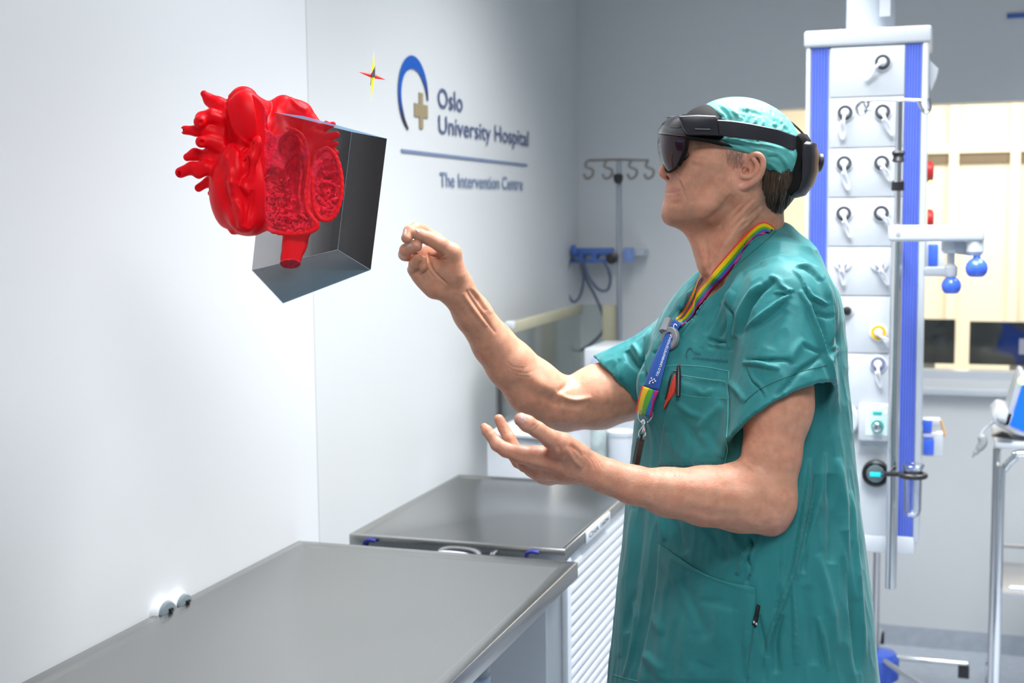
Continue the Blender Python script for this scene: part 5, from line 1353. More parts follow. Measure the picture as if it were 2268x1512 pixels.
# neck opening
T.cone(P(1650, 520, 2.16), P(1600, 640, 2.125), 0.062, 0.052, 0.008, 's')
T.cone(P(1600, 640, 2.125), P(1535, 705, 2.10), 0.050, 0.024, 0.008, 's')
tv, tq = T.mesh(max(HSTEP, 0.0026), 16)
cs = lambda x, y: (1560 + x / 4.447, 560 + y / 4.447)          # sleeve detail
cl = lambda x, y: (1320 + x / 2.842, 980 + y / 2.842)          # lower detail
cm = lambda x, y: (1300 + x / 2.908, 480 + y / 2.908)          # chest detail
fold = [
    # sleeve
    ([cs(690, 265), cs(560, 370), cs(450, 520), cs(380, 680), cs(345, 820)], 9, -0.010), ([cs(560, 300), cs(430, 440), cs(350, 620), cs(300, 840)], 8, 0.005),
    ([cs(300, 390), cs(255, 560), cs(250, 760), cs(255, 950)], 8, 0.006), ([cs(235, 500), cs(270, 600)], 5, -0.004),
    ([cs(860, 400), cs(720, 500), cs(560, 630), cs(400, 760)], 6, 0.006), ([cs(820, 480), cs(640, 640), cs(470, 760)], 9, -0.004),
    ([cs(940, 370), cs(1040, 560), cs(1130, 800), cs(1200, 990), cs(1290, 1290)], 7, 0.007), ([cs(1060, 520), cs(1160, 760), cs(1240, 1050)], 10, -0.008),
    ([cs(690, 400), cs(800, 400), cs(880, 370)], 5, -0.004, 'f'), ([cs(640, 230), cs(720, 260), cs(770, 330), cs(860, 380)], 6, 0.004),
    ([cs(380, 1080), cs(520, 1090), cs(640, 1120), cs(740, 1140)], 6, 0.006), ([cs(400, 1060), cs(560, 1060), cs(800, 1060), cs(870, 1110)], 6, -0.004),
    ([cs(1190, 980), cs(1060, 1090), cs(920, 1180), cs(800, 1320), cs(700, 1420)], 8, -0.004), ([cs(980, 850), cs(900, 950), cs(840, 1060)], 14, 0.003), ([cs(800, 560), cs(700, 760), cs(640, 940)], 18, -0.003), ([cs(960, 900), cs(1080, 960), cs(1180, 980)], 6, -0.003),
    ([cs(430, 1120), cs(480, 1250), cs(560, 1330), cs(600, 1420)], 5, -0.003, 'f'), ([cs(250, 1260), cs(350, 1380), cs(400, 1470)], 8, 0.004),
    ([cs(540, 100), cs(660, 70), cs(800, 60)], 6, 0.003), ([cs(430, 190), cs(520, 140), cs(620, 120)], 6, -0.002),
    # shoulder and back of the sleeve
    ([cs(900, 130), cs(1000, 140), cs(1080, 200), cs(1150, 280)], 6, -0.005, 'f'), ([cs(1000, 350), cs(1040, 430), cs(1110, 470), cs(1210, 520)], 6, -0.005, 'f'),
    ([cs(870, 160), cs(960, 260), cs(1000, 400)], 5, 0.004), ([cs(1060, 120), cs(1160, 230), cs(1220, 420), cs(1240, 620), cs(1255, 900)], 6, 0.006), ([cs(1100, 590), cs(1180, 620), cs(1240, 640)], 6, -0.003),
    ([cs(1180, 240), cs(1250, 420), cs(1280, 650), cs(1305, 920)], 6, -0.005), ([cs(1255, 930), cs(1305, 930)], 5, 0.004), ([cs(1250, 1080), cs(1270, 1000), cs(1310, 940)], 4, 0.004),
    # chest
    ([cm(1000, 380), cm(930, 520), cm(830, 690), cm(740, 850)], 8, 0.0035), ([cm(960, 360), cm(880, 500), cm(790, 640), cm(690, 800)], 9, -0.003), ([cm(930, 600), cm(900, 700), cm(840, 780), cm(790, 850)], 10, -0.004),
    ([cm(890, 380), cm(800, 520), cm(700, 660), cm(610, 780)], 10, 0.0035), ([cm(780, 790), cm(830, 800), cm(905, 815)], 5, -0.005), ([cm(780, 815), cm(840, 825), cm(905, 835)], 6, 0.003), ([cm(920, 560), cm(935, 640), cm(925, 760), cm(930, 860)], 5, -0.005), ([cm(860, 560), cm(820, 680), cm(760, 760)], 8, -0.003),
    ([cm(1000, 360), cm(970, 450), cm(920, 560)], 6, 0.004), ([cm(1180, 400), cm(1080, 480), cm(1020, 600), cm(980, 740)], 7, 0.002),
    ([cm(560, 700), cm(500, 860), cm(430, 1100), cm(400, 1350)], 9, 0.002), ([cm(380, 780), cm(370, 900), cm(360, 1080)], 7, -0.009), ([cm(410, 720), cm(385, 850), cm(375, 1000)], 6, 0.006),
    ([cm(420, 880), cm(460, 870), cm(490, 880)], 5, -0.004), ([cm(600, 590), cm(500, 700), cm(440, 800)], 7, -0.003),
    # far sleeve
    ([(1388, 776), (1400, 800), (1420, 822)], 9, -0.008), ([(1400, 760), (1415, 780), (1424, 800)], 8, 0.005), ([(1350, 830), (1375, 850), (1400, 875)], 8, -0.003), ([(1372, 795), (1362, 815), (1358, 832)], 5, -0.0025), ([(1385, 800), (1378, 822), (1376, 840)], 5, 0.0025),
    # under the arms, skirt of the top
    ([cl(1350, 100), cl(1330, 280), cl(1295, 500), cl(1240, 800), cl(1150, 1060), cl(1080, 1280), cl(1065, 1420)], 7, 0.008), ([cl(1390, 200), cl(1370, 400), cl(1320, 640), cl(1290, 820)], 12, -0.007),
    ([cl(1440, 60), cl(1420, 300), cl(1350, 560), cl(1260, 860)], 8, 0.005), ([cl(1520, 100), cl(1560, 400), cl(1570, 700), cl(1620, 1000)], 12, 0.006), ([cl(1470, 200), cl(1490, 500), cl(1480, 760)], 16, -0.006),
    ([cl(1600, 300), cl(1630, 700), cl(1660, 1000), cl(1690, 1350)], 8, 0.005), ([cl(1550, 560), cl(1590, 850), cl(1620, 1150), cl(1650, 1450)], 9, -0.006), ([cl(1390, 1100), cl(1430, 1300), cl(1450, 1430)], 10, -0.004, 'f'),
    ([cl(1235, 830), cl(1250, 1100), cl(1260, 1400)], 7, 0.005), ([cl(1170, 1080), cl(1130, 1250), cl(1140, 1450)], 12, -0.006), ([cl(1330, 900), cl(1350, 1100), cl(1370, 1400)], 16, -0.005), ([cl(1400, 700), cl(1460, 950), cl(1520, 1300)], 14, 0.004),
    ([cl(1040, 560), cl(990, 700), cl(960, 860)], 8, 0.005), ([cl(985, 640), cl(930, 740), cl(890, 830)], 7, 0.006), ([cl(960, 700), cl(975, 800), cl(950, 890)], 6, -0.005), ([cl(970, 590), cl(990, 650), cl(950, 700)], 5, -0.005),
    ([cl(1180, 580), cl(1165, 800), cl(1140, 1020), cl(1100, 1250)], 3.5, -0.003, 'c'),
    ([cl(230, 420), cl(210, 700), cl(180, 1000), cl(150, 1350)], 12, 0.005), ([cl(300, 400), cl(280, 640), cl(250, 900), cl(200, 1200)], 12, -0.004), ([cl(480, 460), cl(520, 600), cl(560, 700)], 14, -0.005), ([cl(400, 430), cl(420, 560), cl(430, 620)], 10, 0.004),
    ([cl(700, 520), cl(760, 640), cl(840, 760)], 22, -0.005), ([cl(850, 560), cl(900, 660), cl(960, 720)], 14, 0.003),
    ([cl(230, 1000), cl(250, 1150), cl(220, 1350), cl(180, 1480)], 8, 0.004), ([cl(330, 1320), cl(360, 1400), cl(430, 1480)], 9, 0.004),
    ([cl(960, 1180), cl(950, 1330), cl(960, 1480)], 6, 0.005), ([cl(1020, 1080), cl(1040, 1200), cl(1075, 1350)], 8, -0.004), ([cl(1070, 1440), cl(1068, 1511)], 3, -0.004, 'c'),
]
tv = carve(tv, tq, [(q[0], q[1] * 0.68, q[2] * 1.3) + tuple(q[3:]) for q in fold])
def cloth_waves(v, q, a=0.0028):
    n_ = vnormals(v, q); f_ = np.array([30.0, 30.0, 6.5]); g_ = np.array([62.0, 62.0, 20.0])
    w_ = (1 - np.abs(2 * vnoise(v, f_, 21) - 1)) ** 1.6 + 0.45 * (1 - np.abs(2 * vnoise(v, g_, 22) - 1)) ** 1.6 - 0.6
    return v + n_ * (w_ * a)[:, None]
tv = cloth_waves(tv, tq)
top_o = quad_obj('scrub_top', tv, tq, CLOTH, person)
bvh_top = BVHTree.FromPolygons(tv.tolist(), tq.tolist())

# seams, hems, collar and pockets
STITCH = mat('pale_green_stitching', (0.07, 0.33, 0.31), 0.6)
SEAM = mat('dark_green_seam', (0.012, 0.085, 0.082), 0.7)
def line_on(bvh, pts, r, m, name, parent, off=0.0, n=8, dash=None):
    px = spline(pts, n) if len(pts) > 2 else np.array([np.array(pts[0]) * (1 - t) + np.array(pts[1]) * t for t in np.linspace(0, 1, 24)])
    run = []; mb = MB(); acc = 0
    for i, q in enumerate(px):
        h = hit(bvh, q[0], q[1], off)
        if h is None or (run and np.linalg.norm(h[0] - run[-1]) > 0.03):
            if len(run) > 1: mb.tube(run, r, 6)
            run = []
            if h is None: continue
        run.append(h[0])
    if len(run) > 1: mb.tube(run, r, 6)
    return mb.obj(name, m, parent) if mb.v else None
line_on(bvh_top, [(1718, 512), (1700, 530), (1662, 562), (1620, 600), (1580, 645), (1545, 692), (1510, 738)], 0.0007, SEAM, 'neck_seam', top_o)
line_on(bvh_top, [cs(1210, 1105), cs(1060, 1140), cs(900, 1190), cs(740, 1250), cs(560, 1335), cs(470, 1400), cs(400, 1465)], 0.0007, SEAM, 'sleeve_hem_seam', top_o)
line_on(bvh_top, [cl(390, 640), cl(390, 800), cl(372, 960), cl(340, 1150), cl(300, 1320), cl(265, 1440)], 0.0008, STITCH, 'front_seam', top_o)
line_on(bvh_top, [(1477, 960), (1468, 1000), (1466, 1016)], 0.0008, STITCH, 'front_seam', top_o)
line_on(bvh_top, [cl(110, 1460), cl(180, 1480), cl(260, 1500)], 0.0007, STITCH, 'hem_stitching', top_o)
line_on(bvh_top, [(1462, 812), (1500, 809), (1560, 812), (1614, 822)], 0.0008, STITCH, 'chest_seam', top_o)
line_on(bvh_top, [(1614, 822), (1614, 836), (1611, 846)], 0.0008, STITCH, 'chest_seam', top_o)
# collar band
band = [(1714, 508), (1690, 520), (1655, 547), (1612, 585), (1572, 630), (1538, 680), (1505, 727)]
bi_ = [(1700, 499), (1668, 508), (1630, 540), (1592, 583), (1556, 634), (1524, 682), (1492, 728)]
bo, bi2 = spline(band, 8), spline(bi_, 8)
# chest pocket with its folds, lower pocket
def polystrip(A_, B_): 
    A_ = np.asarray(A_, float); B_ = np.asarray(B_, float)
    def f(u, v):
        t = v * (len(A_) - 1); i = min(int(t), len(A_) - 2); q = t - i
        a = A_[i] * (1 - q) + A_[i + 1] * q; b = B_[i] * (1 - q) + B_[i + 1] * q
        return a * (1 - u) + b * u
    return f
patch(bvh_top, polystrip(bi2 + [8, 5], bo - [1, 1]), 4, 60, 'collar', CLOTH, top_o, 0.0018, 0.0012)
pk = patch(bvh_top, polystrip([(1508, 833), (1488, 868), (1476, 905), (1466, 960), (1460, 1015), (1458, 1030)], [(1612, 847), (1617, 880), (1617, 920), (1614, 965), (1608, 1010), (1604, 1034)]), 30, 50, 'chest_pocket', CLOTH, top_o, 0.0026, 0.0012)
def pfold(o, strokes):
    me = o.data; v = np.array([x.co[:] for x in me.vertices]); q = np.array([list(p.vertices) for p in me.polygons])
    n_ = vnormals(v, q)
    if (n_ * (np.array([0, 0, EYE]) - v)).sum() < 0: q = q[:, ::-1]
    v = cloth_waves(carve(v, q, strokes), q, 0.0012); me.vertices.foreach_set('co', v.astype(np.float32).ravel()); me.update()
pfold(pk, [([(1540, 862), (1560, 872), (1580, 862)], 5, 0.003), ([(1490, 880), (1510, 900), (1530, 915), (1560, 925)], 6, 0.004), ([(1500, 920), (1530, 960), (1560, 1000)], 12, -0.004), ([(1600, 895), (1570, 925), (1545, 950)], 8, 0.004), ([(1480, 960), (1500, 1000), (1520, 1020)], 8, 0.003),
           ([(1560, 945), (1580, 975), (1590, 1000)], 10, -0.003), ([(1595, 1005), (1608, 1012)], 4, 0.003), ([(1510, 840), (1560, 850), (1610, 856)], 9, -0.002)])
line_on(bvh_top, [(1508, 832), (1560, 839), (1612, 846)], 0.0009, STITCH, 'pocket_hem', pk, 0.0034)
line_on(bvh_top, [(1500, 868), (1540, 878), (1618, 884)], 0.0005, STITCH, 'pocket_stitching', pk, 0.0036)
line_on(bvh_top, [(1617, 886), (1615, 950), (1606, 1028)], 0.0008, STITCH, 'pocket_stitching', pk, 0.0030)
lk = patch(bvh_top, polystrip([cl(400, 638), cl(392, 720), cl(380, 900), cl(345, 1100), cl(300, 1300), cl(268, 1450), cl(262, 1530)], [cl(1006, 912), cl(1008, 960), cl(1005, 1060), cl(990, 1180), cl(968, 1330), cl(955, 1450), cl(950, 1530)]), 44, 60, 'lower_pocket', CLOTH, top_o, 0.0030, 0.0014)
me = lk.data                                    # the pocket mouth sags in the middle and stands off the top
v = np.array([x.co[:] for x in me.vertices]).reshape(61, 45, 3)
sag = np.sin(np.pi * np.linspace(0, 1, 45)) ** 1.2
for j in range(14):
    k_ = (1 - j / 14) ** 1.5
    v[j] += np.outer(sag * 0.014 * k_, [0, 0, -1.0]) + np.outer(sag * 0.007 * k_, -nrm(ray(1560, 1260)))
me.vertices.foreach_set('co', v.reshape(-1, 3).astype(np.float32).ravel())
pfold(lk, [([cl(440, 720), cl(520, 900), cl(600, 1080), cl(640, 1200)], 9, 0.004), ([cl(520, 860), cl(600, 1040), cl(700, 1240)], 18, -0.004), ([cl(360, 1080), cl(380, 1130), cl(420, 1200)], 8, 0.004), ([cl(290, 1330), cl(350, 1370), cl(420, 1440)], 8, 0.005), ([cl(640, 990), cl(760, 1010), cl(900, 1050)], 7, -0.002),
           ([cl(980, 960), cl(960, 1100), cl(940, 1300)], 8, 0.003), ([cl(800, 1000), cl(760, 1200), cl(700, 1400)], 26, 0.004)])
# black fabric tag on the lower pocket
tg_ = patch(bvh_top, polystrip([(1677, 1338), (1672, 1356), (1664, 1384)], [(1684, 1341), (1680, 1362), (1674, 1388)]), 4, 12, 'size_tag', mat('black_fabric_tag', (0.008, 0.008, 0.010), 0.7), top_o, 0.0045, 0.0010)
for (x, y) in ((1671, 1376), (1674, 1380)):
    h = hit(bvh_top, x, y, 0.0058); MB().box(h[0] - [0.0012, 0.0006, 0.0016], h[0] + [0.0012, 0.0006, 0.0016]).obj('tag_print', PLW, tg_)

# lettering printed on things, following the surface: path gives the baseline in px
def print_on(bvh, txt, p0, p1, hpx, m, name, parent, off, shear=0.0, bold=False):
    v, f = text_mesh(txt, 1.0, 0.5)
    v = v / 0.73; L = v[:, 0].max()
    p0 = vec(p0); p1 = vec(p1); du = (p1 - p0) / L; un = nrm(p1 - p0); dn = np.array([un[1], -un[0]]) if not shear else np.array([shear, -1.0])
    out = []
    for a, b in v:
        q = p0 + du * a + dn * b * hpx
        h = hit(bvh, q[0], q[1], off)
        out.append(h[0] if h is not None else (out[-1] if out else P(q[0], q[1], 2.1)))
    return mesh_obj(name, out, f, m, parent)
PRN = mat('dark_print_on_cloth', (0.012, 0.075, 0.10), 0.6)
lg = []
v = []; f = []
for i in range(25):
    t = i / 24; a = math.radians(250 - 235 * t); w = 3.2 * (0.6 + 0.6 * math.sin(math.pi * t))
    for r_ in (1.0, 1.0 - w / 13): 
        q = (1527 + 7.5 * r_ * math.cos(a) + 2.0 * math.sin(a) * r_, 782 - 12.5 * r_ * math.sin(a))
        v.append(hit(bvh_top, *q, 0.0012)[0])
for i in range(24): f.append((2 * i, 2 * i + 1, 2 * i + 3, 2 * i + 2))
mesh_obj('printed_ring', v, f, PRN, top_o)
print_on(bvh_top, 'Oslo', (1536, 785), (1552, 787), 7, PRN, 'printed_name', top_o, 0.0012)
print_on(bvh_top, 'universitetssykeh', (1533, 795), (1612, 803), 7.5, PRN, 'printed_name', top_o, 0.0012)

# trousers and shoes (below the frame)
R_ = Field()
hipc = np.array([_c[0, 1], _c[0, 2]])
zb0 = _c[0, 0]
for s_ in (1, -1):
    h0 = np.array([hipc[0], hipc[1], zb0 + 0.06]) + SD * 0.085 * s_
    k0 = np.array([hipc[0], hipc[1], 0.48]) + SD * 0.10 * s_ + CD * 0.02
    a0 = np.array([hipc[0], hipc[1], 0.10]) + SD * 0.115 * s_
    R_.cone(h0, k0, 0.10, 0.085, 0.03); R_.cone(k0, a0, 0.085, 0.075, 0.02)
    S_ = Field(); S_.cone(a0 + [0, 0, -0.055] - CD * 0.03, a0 + [0, 0, -0.058] + CD * 0.17, 0.042, 0.038, 0.02); S_.cone(a0 + [0, 0, -0.04], a0 + [0, 0, 0.02], 0.045, 0.05, 0.03)
    S_.plane((0, 0, 0.003), (0, 0, -1), 'i', 0.001, a0, 2.0)
    v_, q_ = S_.mesh(0.006, 12, project=True); quad_obj('clog', v_, q_, PLW, person)
v_, q_ = R_.mesh(0.008, 12); quad_obj('scrub_trousers', v_, q_, CLOTH, person)

# --- surgical cap
CAP = mat('turquoise_nonwoven_cap', (0.105, 0.43, 0.40), 0.55, noise=0.25, nscale=22, bump=0.35, bscale=110, spec=0.4, detail=6)
K = Field()
K.ell(H(1646, 322), (0.086, 0.0745, 0.080), HB, 0.01)
K.ell(H(1695, 345), (0.050, 0.060, 0.072), HB, 0.02)
K.ell(H(1622, 268), (0.056, 0.032, 0.052), HB, 0.02)
lowp = [(1532, 309), (1595, 323), (1645, 334), (1690, 356), (1728, 385), (1744, 414)]
pa1 = H(1532, 312, 0.05); pb1 = H(1645, 336, 0.075); pc1 = H(1645, 336, -0.075)
nn = nrm(np.cross(pb1 - pa1, pc1 - pa1)); nn = nn if nn @ (-UH) > 0 else -nn
K.plane(pb1, nn, 'i', 0.004)
# the back hangs lower
K.cone(H(1722, 352, 0.035), H(1742, 412, 0.030), 0.034, 0.013, 0.02); K.cone(H(1722, 352, -0.035), H(1742, 412, -0.030), 0.034, 0.013, 0.02); K.cone(H(1742, 412, 0.03), H(1742, 412, -0.03), 0.013, 0.013, 0.02)
K.cone(H(1685, 340, 0.064), H(1728, 372, 0.045), 0.012, 0.014, 0.02)
# hollow inside
kv, kq = K.mesh(0.0024, 16)
hd = lambda x, y: (1420 + x / 4.447, 200 + y / 4.447)
kst = [([hd(760, 150), hd(830, 200), hd(890, 290)], 4, -0.004, 'f'), ([hd(840, 130), hd(880, 190), hd(960, 250)], 5, 0.003), ([hd(780, 160), hd(760, 200), hd(850, 270)], 4, 0.003), ([hd(960, 190), hd(1080, 200), hd(1200, 240)], 5, -0.002, 'f'),
       ([hd(940, 220), hd(970, 280), hd(960, 320)], 3, 0.0025), ([hd(1070, 190), hd(1040, 260), hd(1010, 320)], 4, -0.0025, 'f'), ([hd(1130, 280), hd(1110, 320), hd(1090, 345)], 3, 0.003), ([hd(1200, 290), hd(1190, 340), hd(1160, 360)], 3, 0.003),
       ([hd(1300, 320), hd(1280, 370), hd(1290, 400)], 3, 0.003), ([hd(1340, 340), hd(1320, 390)], 3, -0.003), ([hd(1400, 340), hd(1380, 390), hd(1390, 410)], 3, 0.0025), ([hd(1170, 150), hd(1290, 240), hd(1400, 330), hd(1470, 420)], 6, 0.002),
       ([hd(560, 480), hd(720, 500), hd(900, 540), hd(1030, 580)], 4, 0.004), ([hd(700, 500), hd(850, 500), hd(1020, 520), hd(1180, 560)], 4, -0.003, 'f'), ([hd(980, 500), hd(1060, 540), hd(1150, 580), hd(1300, 610)], 4, 0.0035),
       ([hd(1230, 640), hd(1340, 640), hd(1440, 740)], 5, -0.005, 'f'), ([hd(1340, 640), hd(1400, 700), hd(1450, 760)], 4, 0.004), ([hd(1200, 690), hd(1300, 740), hd(1400, 850), hd(1450, 950)], 4, 0.003), ([hd(1100, 520), hd(1300, 560), hd(1460, 620), hd(1500, 700)], 5, 0.003),
       ([hd(1420, 800), hd(1460, 900), hd(1470, 1000)], 3, -0.003)]
kv = carve(kv, kq, kst)
rk_ = random.Random(8); more = []
for i in range(46):
    x, y = 1580 + rk_.random() * 180, 228 + rk_.random() * 75; a = rk_.gauss(1.2, 0.5); L = 6 + rk_.random() * 12
    more.append(([(x, y), (x + L * .5 * math.cos(a) + 1.5, y + L * .5 * math.sin(a)), (x + L * math.cos(a), y + L * math.sin(a))], 2.2 + rk_.random() * 2, rk_.choice((-1, 1)) * 0.0014, 'f'))
kv = carve(kv, kq, more)
quad_obj('surgical_cap', kv, kq, CAP, person)

# ------------------------------------------------------------------ headset
HSM = mat('headset_charcoal', (0.022, 0.021, 0.028), 0.38, noise=0.04, bump=0.03, bscale=900)
HSP = mat('headset_soft_pad', (0.007, 0.0065, 0.0065), 0.8, noise=0.1, spec=0.2)
HSC = mat('headset_copper_back', (0.16, 0.10, 0.065), 0.35, metal=0.4)
hs = root('headset', OH, 'black mixed reality headset with curved visor worn over the turquoise cap', 'headset')
def lens_mat():
    m = bpy.data.materials.new('visor_tinted_lens'); m.use_nodes = True; nt = m.node_tree
    b = nt.nodes['Principled BSDF']; b.inputs['Base Color'].default_value = (0.030, 0.013, 0.020, 1); b.inputs['Roughness'].default_value = 0.06
    b.inputs['Coat Weight'].default_value = 0.0; b.inputs['Coat Roughness'].default_value = 0.04; b.inputs['Specular IOR Level'].default_value = 0.28; b.inputs['Alpha'].default_value = 0.90
    return m
LENS = lens_mat()
# visor: a curved shell round the brow, tint below, opaque sensor bar above
vt = spline([(1507, 256), (1482, 261), (1464, 273), (1453, 290), (1450, 310), (1450, 328), (1455, 350), (1465, 371)], 8)
def visor_pt(t, s, dep=0.0):
    s = s * (1 - 0.34 * max(0.0, (t - 0.62) / 0.38) ** 2.2)
    i = t * (len(vt) - 1); k = min(int(i), len(vt) - 2); x, y = vt[k] * (1 - (i - k)) + vt[k + 1] * (i - k)
    p = H(x + 8, y, 0.0) + SH * (s * 0.078) - FH * (0.034 * abs(s) ** 2.6 + dep)
    if t > 0.5: p = p + UH * ((t - 0.5) / 0.5) * (0.014 * abs(s) ** 3 - 0.007 * math.sin(math.pi * min(1, abs(s) * 1.25)) ** 2)
    return p
def shell(t0, t1, nv_, name, m, dep=0.0, th=0.002, span=1.0):
    nu_ = 44; v = [visor_pt(t0 + (t1 - t0) * j / nv_, (-1 + 2 * i / nu_) * span, dep) for j in range(nv_ + 1) for i in range(nu_ + 1)]
    f = [(j * (nu_ + 1) + i, (j + 1) * (nu_ + 1) + i, (j + 1) * (nu_ + 1) + i + 1, j * (nu_ + 1) + i + 1) for j in range(nv_) for i in range(nu_)]
    o = mesh_obj(name, v, f, m, hs, True); md = o.modifiers.new('thickness', 'SOLIDIFY'); md.thickness = th; md.offset = 0
    return o
shell(0.0, 0.47, 14, 'sensor_bar', mat('sensor_bar_gloss', (0.020, 0.019, 0.021), 0.18, coat=0.6), 0.0, 0.003)
lens = shell(0.47, 1.0, 16, 'visor_lens', LENS, 0.001, 0.0016)
shell(0.45, 0.86, 12, 'display_plate', mat('display_plate_plum', (0.05, 0.018, 0.032), 0.15, coat=0.5), 0.014, 0.002, 0.8)
rim = [visor_pt(t, 1.0) for t in np.linspace(0.36, 1.0, 14)] + [visor_pt(1.0, s) for s in np.linspace(0.9, -0.9, 30)] + [visor_pt(t, -1.0) for t in np.linspace(1.0, 0.4, 14)]
MB().tube(rim, 0.0016, 8).obj('visor_rim', HSP, hs)
for s_ in (1, -1):
    MB().tube([visor_pt(t, s_ * 0.985, 0.004) for t in np.linspace(0.3, 0.97, 12)], [0.0018] + [0.0027] * 10 + [0.0016], 10).obj('visor_side_edge', HSP, hs)
    # side housing, band
    def L(px, py, c):
        p = H(px, py, c)
        return p if s_ > 0 else p - 2 * SH * ((p - OH) @ SH)
    po = [(1502, 257), (1545, 254), (1586, 256), (1594, 266), (1599, 301), (1560, 300), (1523, 300), (1512, 285)]
    n_ = len(po); v = []; prof = [(0.054, 0.97), (0.072, 1.0), (0.081, 1.0), (0.085, 0.93), (0.086, 0.80)]
    cxm = np.mean([q[0] for q in po]); cym = np.mean([q[1] for q in po])
    for c, k in prof: v += [L(cxm + (x - cxm) * k, cym + (y - cym) * k, c) for x, y in po]
    f = [tuple(range(n_ - 1, -1, -1)), tuple((len(prof) - 1) * n_ + i for i in range(n_))] + [(j * n_ + i, j * n_ + (i + 1) % n_, (j + 1) * n_ + (i + 1) % n_, (j + 1) * n_ + i) for j in range(len(prof) - 1) for i in range(n_)]
    ho = MB().add(v, f).obj('side_housing', HSM, hs, bevel=0.0015)
    MB().tube([L(1539, 286, 0.087), L(1573, 287, 0.087)], 0.0018, 10).obj('button', HSM, ho)
    MB().tube(spline([L(1520, 303, 0.078), L(1560, 309, 0.074), L(1600, 318, 0.074), L(1640, 330, 0.076)], 6), [0.004] * 13 + [0.003, 0.0025, 0.002, 0.0015, 0.001, 0.0005], 10).obj('brow_strip', HSP, hs)
    top = [(1588, 265, .083), (1620, 267, .088), (1655, 272, .091), (1690, 279, .090), (1722, 286, .084), (1750, 296, .070), (1772, 304, .050), (1784, 312, .035)]
    bot = [(1594, 300, .085), (1622, 304, .090), (1657, 308, .092), (1692, 313, .091), (1724, 321, .084), (1750, 332, .070), (1770, 342, .050), (1784, 350, .035)]
    tp = spline([L(*q) for q in top], 5); bt_ = spline([L(*q) for q in bot], 5)
    v = []; cr = lambda a, b, w: a * (1 - w) + b * w
    for a, b in zip(tp, bt_):
        o_ = SH * s_ * 0.0035
        v += [cr(a, b, 0.0), cr(a, b, 0.06) + o_ * .8, cr(a, b, .5) + o_, cr(a, b, 0.94) + o_ * .8, cr(a, b, 1.0), cr(a, b, .5) - o_]
    m_ = len(tp); f = [(i * 6 + k, i * 6 + (k + 1) % 6, (i + 1) * 6 + (k + 1) % 6, (i + 1) * 6 + k) for i in range(m_ - 1) for k in range(6)] + [(5, 4, 3, 2, 1, 0), tuple((m_ - 1) * 6 + k for k in range(6))]
    MB().add(v, f).obj('head_band', HSM, hs)
# sensor window on the bar
def spatch(t0, t1, s0, s1, name, m, off=0.0022, r=0.25):
    v = []; n_ = 24
    for g_ in range(6):
        for k in range(n_):
            a = 2 * math.pi * k / n_; cu, cv = math.cos(a), math.sin(a); e = 4
            q = (abs(cu) ** e + abs(cv) ** e) ** (-1 / e) * g_ / 5; u = 0.5 + 0.5 * cu * q; w = 0.5 + 0.5 * cv * q
            tt_, s2 = t0 + (t1 - t0) * w, s0 + (s1 - s0) * u
            nn_ = nrm(np.cross(visor_pt(tt_ + .01, s2) - visor_pt(tt_ - .01, s2), visor_pt(tt_, s2 + .01) - visor_pt(tt_, s2 - .01))); nn_ = nn_ if nn_ @ FH > 0 else -nn_
            v.append(visor_pt(tt_, s2) + nn_ * off)
    return mesh_obj(name, v, [(g_ * n_ + k, g_ * n_ + (k + 1) % n_, (g_ + 1) * n_ + (k + 1) % n_, (g_ + 1) * n_ + k) for g_ in range(5) for k in range(n_)], m, hs, True)
spatch(0.17, 0.36, 0.52, 0.86, 'sensor_window', mat('sensor_window_grey', (0.035, 0.033, 0.034), 0.45))
spatch(0.17, 0.36, -0.52, -0.86, 'sensor_window', mat('sensor_window_dark', (0.05, 0.05, 0.05), 0.25))
spatch(0.26, 0.33, -0.06, 0.06, 'camera_window', BLACK)
# brow pad dome
D = Field(); D.ell(H(1570, 300), (0.050, 0.050, 0.070), HB, 0.01); D.ell(H(1648, 322), (0.086, 0.072, 0.078), HB, 0.002, 's')
D.ell(H(1545, 318), (0.03, 0.05, 0.058), HB, 0.006, 's'); D.plane(H(1560, 306), -UH, 'i', 0.003)
v_, q_ = D.mesh(0.002, 12); quad_obj('brow_pad', v_, q_, HSP, hs)
# roof between visor and pad
v = []; 
for i in range(25):
    s = -1 + 2 * i / 24; v += [visor_pt(0.02, s), H(1562, 262, 0) + SH * s * 0.074 - FH * 0.012 * s * s, H(1562, 285, 0) + SH * s * 0.074 - FH * 0.012 * s * s]
f = [(3 * i + k, 3 * i + k + 1, 3 * i + k + 4, 3 * i + k + 3) for i in range(24) for k in (0, 1)]
o = mesh_obj('top_plate', v, f, HSM, hs, True); md = o.modifiers.new('thickness', 'SOLIDIFY'); md.thickness = 0.003
# rear pad and battery box wrapping the back of the head
def wrap(poly, half, fwd, name, m, bevel, k0=0.9):
    v = []; ss = np.linspace(-1, 1, 15); n_ = len(poly)
    cxm = np.mean([q[0] for q in poly]); cym = np.mean([q[1] for q in poly])
    for s in ss:
        k = 1.0 if abs(s) < 0.9 else k0
        v += [H(cxm + (x - cxm) * k, cym + (y - cym) * k, 0) + SH * half * s + FH * fwd * s * s for x, y in poly]
    f = [tuple(range(n_ - 1, -1, -1)), tuple(14 * n_ + i for i in range(n_))] + [(j * n_ + i, j * n_ + (i + 1) % n_, (j + 1) * n_ + (i + 1) % n_, (j + 1) * n_ + i) for j in range(14) for i in range(n_)]
    return MB().add(v, f).obj(name, m, hs, bevel=bevel)
wrap([(1776, 300), (1785, 297), (1794, 312), (1790, 345), (1786, 370), (1790, 400), (1782, 425), (1760, 434), (1772, 400), (1774, 370), (1770, 335)], 0.062, 0.026, 'rear_pad', HSP, 0.0015)
